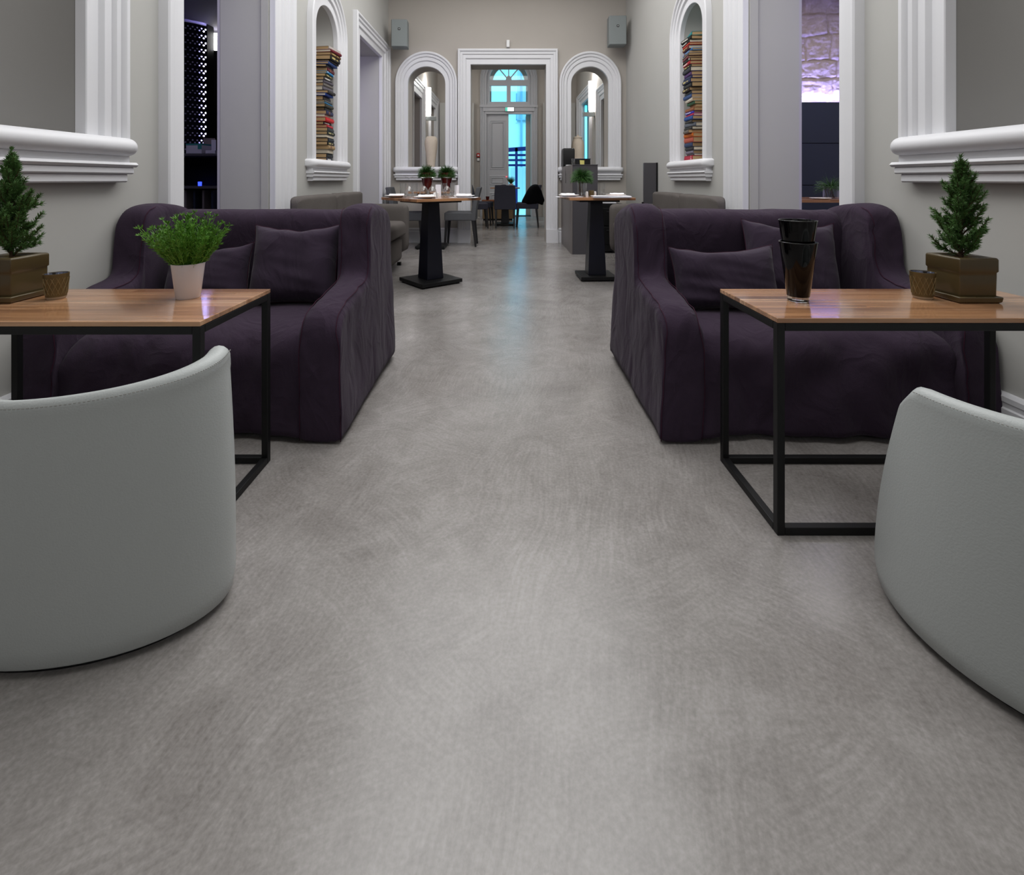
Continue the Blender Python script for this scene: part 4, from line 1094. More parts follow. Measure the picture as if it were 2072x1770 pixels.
# ------------------------------------------------------------------ pedestal bistro tables
def bistro(label, loc, rz, top=0.62, H=0.785, plate=0.40, group='bistro tables with blue-black pedestals'):
    t = thing('bistro_table', label, 'table', loc, rz, group)
    h = top / 2
    mb = MB(); mb.box(-h, h, -h, h, H - 0.024, H); mb.build('tabletop', 'bistrotop', t, bevel=0.002)
    mb = MB(); mb.box(-h * 0.62, h * 0.62, -h * 0.62, h * 0.62, H - 0.044, H - 0.0245); mb.build('top_plate', 'blackmetal', t)
    r = lambda a, z: [(-a, -a, z), (a, -a, z), (a, a, z), (-a, a, z)]
    mb = MB(); mb.loft([r(0.085, 0.0445), r(0.058, H - 0.0445)], closed=True, cap=True); mb.build('pedestal', 'pedestal', t, bevel=0.004)
    p = plate / 2
    mb = MB(); mb.box(-p, p, -p, p, 0.012, 0.044); mb.build('base_plate', 'blackmetal', t, bevel=0.003)
    for sx in (-1, 1):
        for sy in (-1, 1):
            mb = MB(); mb.lathe([(0, 0), (0.015, 0), (0.015, 0.0125), (0, 0.0125)], 12, (sx * (p - 0.03), sy * (p - 0.03), 0)); mb.build('glide', 'blackplastic', t)
    return t
BH = 0.785
bistro('square bistro table turned corner-on, left of the aisle, set with glasses', (-0.70, 4.375, 0), radians(40), top=0.66, plate=0.42)
bistro('square bistro table on the right of the aisle, with magazines on it', (0.855, 4.57, 0), radians(2), top=0.60, plate=0.335)
bistro('bistro table carrying two red pots, hidden behind the left bistro table', (-1.04, 6.62, 0), 0, top=0.56, plate=0.40)
bistro('square table beyond the doorway, behind the dark dining chair', (-0.03, 9.92, 0), 0, top=0.60, plate=0.42)

def lathe_thing(name, label, cat, loc, group, parts, n=28):
    t = thing(name, label, cat, loc, 0, group)
    for nm, m, prof in parts:
        mb = MB(); mb.lathe(prof, n); mb.build(nm, m, t, smooth=40)
    return t
def on(px, d, H=BH): p = P(px, 0, d); return (p.x, d, H)
WG = [('bowl', 'glass', [(0.033, 0.0), (0.038, 0.022), (0.040, 0.045), (0.034, 0.075), (0.018, 0.098), (0.006, 0.108), (0.0, 0.108), (0.0, 0.1055), (0.016, 0.096), (0.032, 0.074), (0.0382, 0.045), (0.0362, 0.022), (0.0314, 0.0005)]),
      ('stem', 'glass', [(0.0, 0.108), (0.0055, 0.108), (0.0036, 0.125), (0.0034, 0.165), (0.006, 0.178), (0.0, 0.1785)]),
      ('foot', 'glass', [(0.0, 0.178), (0.006, 0.178), (0.034, 0.1835), (0.035, 0.185), (0.034, 0.1865), (0, 0.1868)])]
g0 = lathe_thing('wine_glass', 'upturned wine glass, leftmost on the left bistro table, between two tumblers', 'wine glass', on(827.5, 4.12), 'upturned wine glasses', WG)
for px, d, lb in ((857.5, 4.30, 'upturned wine glass, second from the left, in front of the red pot'), (874.5, 4.16, 'upturned wine glass, third from the left, at the centre of the left bistro table'), (904.5, 4.32, 'upturned wine glass, rightmost on the left bistro table')):
    clone(g0, on(px, d), 0, lb)
TUM = [('body', 'glass', [(0, 0.004), (0.021, 0.002), (0.026, 0.004), (0.029, 0.13), (0.0278, 0.13), (0.0245, 0.012), (0, 0.012)])]
u0 = lathe_thing('tumbler', 'tall clear tumbler, leftmost glass on the left bistro table', 'glass', on(815.5, 4.42), 'tall tumblers', TUM)
for px, d, lb in ((838.5, 4.50, 'tall clear tumbler just right of the leftmost wine glass, left bistro table'), (898.0, 4.50, 'tall clear tumbler left of the rightmost wine glass, left bistro table'),
                  (917.0, 4.42, 'tall clear tumbler, rightmost glass on the left bistro table'), (1181.5, 4.46, 'tall clear tumbler in front of the plant, right bistro table'), (1217.5, 4.64, 'tall clear tumbler right of the gold cup, right bistro table')):
    clone(u0, on(px, d), 0, lb)
PL = [('rim', 'plate', [(0, 0.006), (0.052, 0.005), (0.060, 0.002), (0.075, 0.011), (0.0965, 0.0165), (0.098, 0.018), (0.096, 0.0195), (0.074, 0.0145), (0.060, 0.008), (0, 0.009)])]
def plate(label, px, d):
    t = thing('side_plate', label, 'plate', on(px, d, BH + 0.001), 0, 'white side plates')
    mb = MB(); mb.lathe([(0, 0.0), (0.052, 0.0), (0.060, 0.001), (0.075, 0.011), (0.0965, 0.0165), (0.098, 0.018), (0.096, 0.0195), (0.074, 0.0145), (0.060, 0.006), (0, 0.006)], 40); mb.build('dish', 'plate', t, smooth=50)
    return t
def napkin(label, px, d, rz, z=0.02):
    mb = MB(); N = 8; vs = []; fs = []
    for s_ in (0, 1):
        for j in range(N + 1):
            for i in range(N + 1):
                x = -0.065 + 0.13 * i / N; y = -0.04 + 0.08 * j / N
                zz = (0.004 + 0.010 * (1 - abs(2 * j / N - 1) ** 2) + 0.004 * nz(x * 30, y * 30, px)) if s_ else 0.0
                vs.append((x, y, zz))
    n1 = (N + 1) ** 2
    for s_ in (0, 1):
        for j in range(N):
            for i in range(N): a = s_ * n1 + j * (N + 1) + i; fs.append((a, a + 1, a + N + 2, a + N + 1))
    edge = [i for i in range(N + 1)] + [(j + 1) * (N + 1) - 1 for j in range(1, N + 1)] + [N * (N + 1) + i for i in range(N - 1, -1, -1)] + [j * (N + 1) for j in range(N - 1, 0, -1)]
    for k in range(len(edge)): a, b = edge[k], edge[(k + 1) % len(edge)]; fs.append((a, b, n1 + b, n1 + a))
    mb.add(vs, fs); o = mb.build('napkin', 'napkin', smooth=60); o.location = on(px, d, BH + z); o.rotation_euler = (0, 0, rz)
    return tag(o, label, 'napkin', 'folded white napkins')
plate('white side plate at the left corner of the left bistro table', 800.5, 4.36); napkin('folded napkin on the side plate at the left corner of the left bistro table', 803, 4.36, 0.1)
plate('white side plate at the near corner of the left bistro table', 860, 4.08); napkin('folded napkin on the side plate at the near corner of the left bistro table', 862, 4.08, 0.2)
plate('white side plate at the right corner of the left bistro table', 939, 4.36); napkin('folded napkin on the side plate at the right corner of the left bistro table', 939, 4.36, -0.1)
plate('white side plate at the left of the right bistro table', 1151, 4.52); napkin('folded napkin on the side plate at the left of the right bistro table', 1148, 4.52, 0.1)
plate('white side plate at the right of the right bistro table', 1246, 4.62); napkin('folded napkin on the side plate at the right of the right bistro table', 1248, 4.62, -0.1)
def sheet(name, label, cat, px, d, w_, l_, h_, rz, z, m='paper', grp=None):
    mb = MB(); mb.box(-w_ / 2, w_ / 2, -l_ / 2, l_ / 2, 0, h_); o = mb.build(name, m); o.location = on(px, d, BH + z); o.rotation_euler = (0, 0, rz)
    return tag(o, label, cat, grp)
sheet('placemat', 'white paper placemat under the right side plate, left bistro table', 'placemat', 939, 4.33, 0.24, 0.17, 0.0008, radians(-6), 0.0003, grp='paper placemats')
sheet('placemat', 'white paper placemat under the near side plate, left bistro table', 'placemat', 858, 4.10, 0.20, 0.15, 0.0008, radians(40), 0.0003, grp='paper placemats')
sheet('placemat', 'white paper placemat under the left side plate, right bistro table', 'placemat', 1151, 4.50, 0.24, 0.16, 0.0008, radians(4), 0.0003, grp='paper placemats')
# magazines lying over the edge of the right table
for k, (dx, rz_, c_) in enumerate(((0, -3, 'paper'), (0.012, -6, 'napkin'), (-0.006, -1, 'paper'))):
    mb = MB(); mb.box(-0.165, 0.165, -0.10, 0.10, 0, 0.005); o = mb.build('magazine', c_, bevel=0.001); o.location = on(1236 + dx * 100, 4.29, BH + 0.0015 + 0.0056 * k); o.rotation_euler = (0, 0, radians(rz_))
    tag(o, ['bottom magazine of the white stack on the right bistro table', 'middle magazine of the white stack on the right bistro table', 'top magazine of the white stack on the right bistro table'][k], 'magazine', 'white magazines')
    if k == 2:
        q = MB(); q.box(0.07, 0.10, -0.07, -0.04, 0.005, 0.0053).box(0.11, 0.14, -0.07, -0.04, 0.005, 0.0053).box(-0.13, 0.0, 0.03, 0.05, 0.005, 0.0053); q.build('print', 'speaker', o)['label'] = 'grey printed blocks'
candle_cup('small gold candle cup at the middle of the right bistro table', on(1196.5, 4.48), 0.027, 0.062, small=True)
candle_cup('small gold candle cup behind the glasses on the left bistro table', on(865.5, 4.52), 0.025, 0.060, small=True)
def shaker(label, px, d, m='plate'):
    return lathe_thing('shaker', label, 'shaker', on(px, d), 'white salt and pepper shakers', [('body', m, [(0, 0), (0.012, 0), (0.0125, 0.03), (0.0115, 0.046), (0, 0.046)]), ('cap', m, [(0, 0.0465), (0.0112, 0.0465), (0.009, 0.052), (0, 0.053)])])
shaker('white shaker left of the gold cup on the right bistro table', 1187.5, 4.46); shaker('white shaker just right of the gold cup on the right bistro table', 1204, 4.50)
shaker('white shaker nearest us, right of centre on the left bistro table', 879.5, 4.10); shaker('white shaker second from the front, right of centre on the left bistro table', 886.0, 4.20)
# folded menu cards
for px, d, w_, h_, lb in ((887, 4.62, 0.055, 0.115, 'lilac-white menu card standing behind the wine glasses, left bistro table'), (924.5, 4.6, 0.04, 0.11, 'white menu card standing at the right of the left bistro table')):
    mb = MB(); mb.add([(-w_ / 2, -0.018, 0), (w_ / 2, -0.018, 0), (w_ / 2, 0, h_), (-w_ / 2, 0, h_), (-w_ / 2, 0.018, 0), (w_ / 2, 0.018, 0)], [(0, 1, 2, 3), (3, 2, 5, 4)])
    o = mb.build('menu_card', 'paper'); o.location = on(px, d); sol = o.modifiers.new('sol', 'SOLIDIFY'); sol.thickness = 0.001; tag(o, lb, 'menu card', 'folded menu cards')

def blades(seed, n, R, H, z0, w_=0.0022, droop=0.6, spread=1.1, bias=(0, 0)):
    rnd = random.Random(seed); mb = MB()
    for k in range(n):
        az = rnd.random() * 2 * pi; ln = rnd.uniform(0.7, 1.0); th = spread * sqrt(rnd.random())
        d = Vector((cos(az) * sin(th) + bias[0], sin(az) * sin(th) + bias[1], cos(th))).normalized(); p = Vector((cos(az) * 0.01, sin(az) * 0.01, z0))
        L = ln * (H if th < 0.6 else (R + H) / 2); pts = [p]; seg = 5
        for i in range(seg):
            p = p + d * L / seg; d = (d + Vector((0, 0, -droop / seg * (0.4 + th)))).normalized(); pts.append(p)
        sd = d.cross(Vector((0, 0, 1))); sd = sd.normalized() if sd.length > 1e-3 else Vector((1, 0, 0))
        for i in range(seg):
            a = sd * w_ * (1 - i / seg) ; b = sd * w_ * (1 - (i + 1) / seg)
            if i == seg - 1: mb.add([pts[i] - a, pts[i] + a, pts[i + 1]], [(0, 1, 2)])
            else: mb.add([pts[i] - a, pts[i] + a, pts[i + 1] + b, pts[i + 1] - b], [(0, 1, 2, 3)])
            # side leaflets
            if i > 0:
                for q in range(2):
                    e = (Vector((rnd.uniform(-1, 1), rnd.uniform(-1, 1), rnd.uniform(-0.4, 0.8)))).normalized() * 0.3 + d * 0.7
                    s_ = pts[i].lerp(pts[i + 1], rnd.random()); u_ = e.orthogonal().normalized() * 0.0016
                    mb.add([s_ - u_, s_ + u_, s_ + e * rnd.uniform(0.02, 0.04)], [(0, 1, 2)])
    return mb
def red_pot(label, px, d, seed):
    t = thing('potted_plant', label, 'plant', on(px, d), 0, 'green plants in dark red pots')
    mb = MB(); mb.lathe([(0, 0.0), (0.042, 0.0), (0.046, 0.006), (0.094, 0.255), (0.095, 0.26), (0.091, 0.26), (0.085, 0.235), (0, 0.235)], 40); mb.build('pot', 'redpot', t, smooth=40)
    mb = MB(); mb.lathe([(0, 0.245), (0.05, 0.244), (0.086, 0.24), (0, 0.23)], 20); mb.build('soil', 'soil', t)
    blades(seed, 1100, 0.13, 0.135, 0.235, 0.004, 0.7, 1.55).build('foliage', 'palmleaf', t, recalc=False)
red_pot('bushy plant in a tall dark red pot, left of the pair behind the glasses', 864.5, 6.55, 3)
red_pot('bushy plant in a tall dark red pot, right of the pair behind the glasses', 903.5, 6.70, 8)

# plant in a straight glass on the right bistro table
def glass_plant(label, loc, r, h, seed, bias, n=170, H=0.17):
    t = thing('plant_in_glass', label, 'plant', loc, 0, 'green sprigs in glass vases')
    mb = MB(); mb.lathe([(0, 0.0), (r, 0.0), (r, h), (r - 0.0015, h), (r - 0.0015, 0.008), (0, 0.008)], 32); mb.build('vase', 'glass', t, smooth=40)
    blades(seed, n, H, H * 1.15, h * 0.80, 0.0034, 0.9, 1.35, bias).build('foliage', 'palmleaf', t, recalc=False)
    rnd = random.Random(seed); mb = MB()
    for k in range(9): mb.tube([(rnd.uniform(-0.5, 0.5) * r, rnd.uniform(-0.5, 0.5) * r, 0.012), (rnd.uniform(-0.6, 0.6) * r, rnd.uniform(-0.6, 0.6) * r, h * 0.8)], 0.0028, 5)
    mb.build('stems', 'bark', t, smooth=60)
    return t
glass_plant('green sprigs in a clear glass cylinder on the right bistro table', on(1176.5, 4.68), 0.042, 0.205, 12, (0.22, 0), n=900, H=0.105)

# ------------------------------------------------------------------ service station against the back wall
cb = thing('service_cabinet', 'tall charcoal service cabinet at the right of the doorway, coffee machine on top', 'cabinet', (0.99, 6.58, 0))
mb = MB(); mb.box(-0.155, 0.165, -0.57, 0.555, 0.0, 1.13); mb.build('body', 'cabinet', cb, bevel=0.003)
mb = MB(); mb.box(-0.168, -0.1555, -0.575, 0.558, 0.0, 1.135); mb.build('side_panel', 'cabinetside', cb)['label'] = 'lighter taupe side panel'
mb = MB(); mb.box(-0.1555, 0.167, -0.577, 0.556, 1.1305, 1.14); mb.build('top', 'cabinet', cb)
lw = thing('low_cabinet', 'low black cabinet between the service cabinet and the grey sofa', 'cabinet', (1.345, 6.40, 0))
mb = MB(); mb.box(-0.175, 0.14, -0.3, 0.3, 0.03, 0.64); mb.build('body', 'blackplastic', lw, bevel=0.004)
for z in (0.12, 0.36): 
    mb = MB(); mb.box(-0.16, 0.125, -0.312, -0.3005, z, z + 0.22); d_ = mb.build('drawer', 'blackplastic', lw, bevel=0.003)
    mb = MB(); mb.box(-0.06, 0.03, -0.325, -0.312, z + 0.17, z + 0.18); mb.build('handle', 'chairleg', d_)
mb = MB(); mb.box(-0.175, -0.13, -0.3, -0.25, 0, 0.03).box(0.095, 0.14, -0.3, -0.25, 0, 0.03).box(-0.175, -0.13, 0.25, 0.3, 0, 0.03).box(0.095, 0.14, 0.25, 0.3, 0, 0.03); mb.build('foot_frame', 'blackplastic', lw)
mb = MB(); mb.box(-0.14, 0.1, -0.12, 0.12, 0, 0.012); o = mb.build('paper_stack', 'paper'); o.location = (1.33, 6.30, 0.6405); tag(o, 'white papers lying on the low black cabinet', 'papers')
# black machine on the cabinet
cm = thing('coffee_machine', 'black rounded coffee machine on the service cabinet, nearest the doorway', 'coffee machine', (0.90, 6.95, 1.14))
mb = MB(); mb.loft([[(-0.082 * k, -0.12 * k, z), (0.082 * k, -0.12 * k, z), (0.09 * k, 0, z), (0.082 * k, 0.12 * k, z), (-0.082 * k, 0.12 * k, z), (-0.09 * k, 0, z)] for z, k in ((0, 0.98), (0.02, 1), (0.23, 1.0), (0.255, 0.95), (0.262, 0.8))], closed=True, cap=True); mb.build('housing', 'blackplastic', cm, bevel=0.006, smooth=40)
mb = MB(); mb.box(-0.05, 0.075, -0.19, -0.121, 0.0, 0.02); mb.build('drip_tray', 'plastic', cm)['label'] = 'white tray'
mb = MB(); mb.tube([(-0.05, -0.115, 0.01), (-0.08, -0.3, -0.02), (-0.088, -0.42, -0.12), (-0.088, -0.44, -0.20), (-0.086, -0.42, -0.24)], 0.003, 6); mb.xf(lambda p: Vector((min(p.x, -0.083), p.y, p.z)) if p.z < 0 else p); mb.build('cable', 'blackplastic', cm)
bx = thing('storage_box', 'flat black box with a yellow note on the service cabinet', 'box', (1.04, 6.60, 1.14))
mb = MB(); mb.box(-0.105, 0.105, -0.12, 0.12, 0.0, 0.085); mb.build('case', 'blackplastic', bx, bevel=0.004)
mb = MB(); mb.box(-0.115, 0.11, -0.125, 0.13, 0.0855, 0.095); mb.build('lid', 'boarddark', bx)
mb = MB(); mb.add([(-0.035, -0.125, 0.0), (0.02, -0.125, 0.004), (0.022, -0.1235, 0.07), (-0.042, -0.1235, 0.074)], [(0, 1, 2, 3)]); n_ = mb.build('sticky_note', mat('yellow_note', '#cfc675', 0.7), bx); n_['label'] = 'yellow paper note'; n_.modifiers.new('sol', 'SOLIDIFY').thickness = 0.001
lathe_thing('water_glass', 'small clear glass on the service cabinet in front of the flat box', 'glass', (0.885, 6.30, 1.14), None, [('body', 'glass', [(0, 0.003), (0.02, 0), (0.024, 0.085), (0.0228, 0.085), (0.019, 0.006), (0, 0.006)])])
# slim dark panel standing by the right wall
pn = thing('display_board', 'slim dark upright board standing by the right wall behind the grey sofa', 'board', (1.72, 5.66, 0))
mb = MB(); mb.box(-0.085, 0.06, -0.02, 0.02, 0.02, 1.148); mb.build('panel', 'cabinet', pn, bevel=0.002)
mb = MB(); mb.box(0.0605, 0.075, -0.024, 0.024, 0.02, 1.15); mb.build('edge', 'blackplastic', pn)
mb = MB(); mb.box(-0.075, 0.06, -0.05, 0.05, 0, 0.0195); mb.build('foot', 'blackplastic', pn)
mb = MB(); mb.lathe([(0, 0), (0.012, 0), (0.012, 0.02), (0, 0.02)], 12, (-0.098, -0.005, 0.66)); mb.build('knob', 'blackplastic', pn)

# ------------------------------------------------------------------ wall fittings
def speaker(label, px0, px1, py0, py1, d, rz, side):
    a, b = P(px0, py1, d), P(px1, py0, d); w_ = b.x - a.x; h_ = b.z - a.z
    t = thing('wall_speaker', label, 'speaker', ((a.x + b.x) / 2, d, a.z), rz, 'grey wall speakers')
    mb = MB(); mb.box(-w_ / 2, w_ / 2, 0.0, 0.17, 0, h_); mb.build('cabinet', 'speaker', t, bevel=0.012, seg=3, smooth=40)
    mb = MB(); mb.box(-w_ / 2 + 0.008, w_ / 2 - 0.008, -0.006, 0.0005, 0.008, h_ - 0.008); mb.build('grille', 'speaker', t, bevel=0.004)
    mb = MB(); mb.box(-0.016, 0.016, -0.009, -0.0055, h_ * 0.60, h_ * 0.60 + 0.032); bd = mb.build('badge', 'blackplastic', t)
    mb = MB(); mb.box(-0.006, 0.006, -0.0105, -0.009, h_ * 0.60 + 0.010, h_ * 0.60 + 0.022); mb.build('badge_mark', 'plastic', bd)
    mb = MB(); mb.box(-0.02, 0.02, 0.17, 0.34, h_ * 0.42, h_ * 0.52); mb.build('bracket', 'plastic', t)
speaker('grey wall speaker high in the left corner of the back wall', 791.5, 824, 38.5, 94.5, 6.80, radians(4), -1)
speaker('grey wall speaker high in the right corner of the back wall', 1232.5, 1268, 31, 90.5, 6.80, radians(-2), 1)
p = P(1028, 96, YB - 0.02); mb = MB(); mb.box(-0.024, 0.024, -0.03, 0.018, 0, 0.108); o = mb.build('motion_sensor', 'plastic', bevel=0.006); o.location = (p.x, YB - 0.018, p.z); tag(o, 'small white sensor on the back wall above the doorway', 'sensor')
fa = thing('fire_alarm', 'red manual fire alarm call point on the wall left of the entrance', 'alarm', (P(968, 0, YE).x, YE - 0.0, P(0, 318, YE).z))
mb = MB(); mb.box(-0.042, 0.042, -0.05, -0.001, 0, 0.10); mb.build('housing', 'redplastic', fa, bevel=0.006)
mb = MB(); mb.box(-0.022, 0.022, -0.054, -0.0505, 0.03, 0.066); mb.build('press_plate', 'plastic', fa)
mb = MB(); mb.box(-0.03, 0.03, -0.03, -0.001, -0.09, -0.03); mb.build('sign_plate', 'plastic', fa)
ex = thing('exit_sign', 'small lit green and white exit sign above the entrance doors', 'exit sign', (P(1031, 0, YE).x, YE - 0.09, P(0, 226, YE).z))
mb = MB(); mb.box(-0.11, 0.11, 0.0, 0.035, 0, 0.10); mb.build('housing', 'plastic', ex, bevel=0.004)
mb = MB(); mb.box(-0.05, 0.105, -0.004, -0.0005, 0.006, 0.094); mb.build('lit_panel', 'exitlit', ex)
mb = MB(); mb.box(-0.105, -0.052, -0.004, -0.0005, 0.006, 0.094); mb.build('green_panel', 'exitgreen', ex)['label'] = 'green panel'
mb = MB(); mb.lathe([(0, 0), (0.006, 0), (0.006, 0.006), (0, 0.006)], 10, (-0.079, -0.0055, 0.07)); mb.box(-0.083, -0.074, -0.006, -0.0042, 0.04, 0.068).box(-0.09, -0.082, -0.006, -0.0042, 0.02, 0.045).box(-0.075, -0.066, -0.006, -0.0042, 0.018, 0.042); mb.build('running_figure', 'plastic', ex)

def sconce(label, wallx, sg, y):
    t = thing('wall_lamp', label, 'wall lamp', (wallx, y, 2.24), 0 if sg > 0 else pi, 'tall glowing wall lamps')
    mb = MB(); mb.box(0.0, 0.24, -0.045, 0.045, 0.0, 0.085); mb.build('bracket', 'lampmetal', t, bevel=0.004)
    mb = MB(); R_ = 0.055
    pts = lambda r, z: [(0.066 + r * cos(2 * pi * k / 20), r * sin(2 * pi * k / 20), z) for k in range(20)]
    mb.loft([pts(0.03, 0.086), pts(0.048, 0.12), pts(R_, 0.17), pts(R_, 0.72)], closed=True, cap=True); mb.build('glass_shade', 'lampglass', t, smooth=60)['label'] = 'glowing opal glass tube'
    l = bpy.data.lights.new('lamp_glow', 'POINT'); l.energy = 9; l.color = (1.0, 0.97, 0.93); l.shadow_soft_size = 0.05
    o = bpy.data.objects.new('lamp_glow', l); COL.objects.link(o); o.parent = t; o.location = (0.15, 0, 0.80)
sconce('tall glowing wall lamp seen through the left arch', XL + 0.001, 1, 10.40)
sconce('tall glowing wall lamp seen through the right arch', XR - 0.001, -1, 9.72)
mb = MB(); mb.box(XR + 0.083, XR + 0.125, 11.36, 11.39, 0.02, 2.72); o = mb.build('glow_strip', 'cyangap'); tag(o, 'thin vertical cyan-lit door gap seen through the right arch', 'lit door gap')  # glowing strip added where a door gap is lit cyan

# clay jars standing on the arch sills
def jar(label, loc, prof, lid=None):
    t = thing('clay_jar', label, 'jar', loc, 0, 'pale clay jars')
    mb = MB(); mb.lathe(prof, 36); mb.xf(lambda p: p + Vector((0.004 * nz(p.x * 12, p.y * 12, p.z * 9), 0.004 * nz(p.x * 12 + 4, p.y * 12, p.z * 9), 0))); mb.build('body', 'terracotta', t, smooth=60)
    if lid: 
        mb = MB(); mb.lathe(lid, 30); mb.build('lid', 'terracotta', t, smooth=60)
jar('pale flat-topped clay jar on the sill of the left arch', (-1.17, 7.36, 1.112), [(0, 0), (0.046, 0), (0.050, 0.01), (0.068, 0.15), (0.092, 0.30), (0.102, 0.38), (0.101, 0.43), (0.090, 0.47), (0.072, 0.495), (0.066, 0.503), (0.060, 0.498), (0, 0.485)])
jar('pale lidded clay jar on the sill of the right arch', (1.105, 7.36, 1.112), [(0, 0), (0.075, 0), (0.078, 0.01), (0.088, 0.15), (0.098, 0.29), (0.098, 0.36), (0.088, 0.42), (0.066, 0.46), (0.062, 0.475), (0, 0.475)],
    [(0, 0.4755), (0.068, 0.4755), (0.070, 0.487), (0.05, 0.50), (0.018, 0.508), (0.012, 0.512), (0.016, 0.525), (0.008, 0.535), (0, 0.536)])

# things in the room beyond the doorway
t = thing('potted_plant', 'tiny dark conifer in a white pot on the table beyond the doorway', 'plant', (P(1034, 0, 9.9).x, 9.9, BH))
mb = MB(); mb.lathe([(0, 0), (0.04, 0), (0.05, 0.08), (0.045, 0.08), (0, 0.07)], 20); mb.build('pot', 'whitepot', t, smooth=40)
blades(77, 170, 0.09, 0.17, 0.07, 0.005, 0.1, 0.75).build('foliage', 'palmleaf', t, recalc=False)
mb = MB(); mb.lathe([(0, 0), (0.11, 0), (0.10, 0.02), (0.05, 0.055), (0.02, 0.06), (0, 0.06)], 24, sx=1, sy=0.7); o = mb.build('bag', 'blackcloth', smooth=60); o.location = (P(1021, 0, 9.8).x - 0.02, 9.80, BH + 0.0005); tag(o, 'small black bag lying on the table beyond the doorway', 'bag')
ch = thing('wooden_chest', 'low pale wooden chest behind the chairs beyond the doorway', 'chest', (-0.20, 11.15, 0))
mb = MB(); mb.box(-0.36, 0.36, -0.18, 0.18, 0.04, 0.43); mb.build('body', 'beigewood', ch, bevel=0.005)
mb = MB(); mb.box(-0.375, 0.375, -0.2, 0.2, 0.4305, 0.47); mb.build('lid', 'amber', ch, bevel=0.005)
mb = MB(); mb.box(-0.34, 0.34, -0.16, 0.16, 0, 0.04); mb.build('plinth', 'blackplastic', ch)
lathe_thing('candle_cup', 'dark red candle cup on the wooden chest beyond the doorway', 'candle holder', (P(986.5, 0, 11.05).x, 11.05, 0.4705), None, [('cup', 'redpot', [(0, 0), (0.032, 0), (0.046, 0.085), (0.043, 0.085), (0.03, 0.01), (0, 0.01)])])
# ------------------------------------------------------------------ books
ORD = ['topmost', 'second from the top', 'third from the top', 'fourth from the top', 'fifth from the top', 'sixth from the top', 'seventh from the top', 'eighth from the top', 'ninth from the top', 'tenth from the top',
       'eleventh from the top', 'twelfth from the top', 'thirteenth from the top', 'fourteenth from the top', 'fifteenth from the top', 'sixteenth from the top', 'seventeenth from the top', 'eighteenth from the top', 'nineteenth from the top',
       'nineteenth from the bottom', 'eighteenth from the bottom', 'seventeenth from the bottom', 'sixteenth from the bottom', 'fifteenth from the bottom', 'fourteenth from the bottom', 'thirteenth from the bottom', 'twelfth from the bottom', 'eleventh from the bottom', 'tenth from the bottom', 'ninth from the bottom',
       'eighth from the bottom', 'seventh from the bottom', 'sixth from the bottom', 'fifth from the bottom', 'fourth from the bottom', 'third from the bottom', 'second from the bottom', 'bottommost']
def ordinal(i, n):
    if i < n / 2: return ORD[i]
    return ORD[len(ORD) - (n - i)]
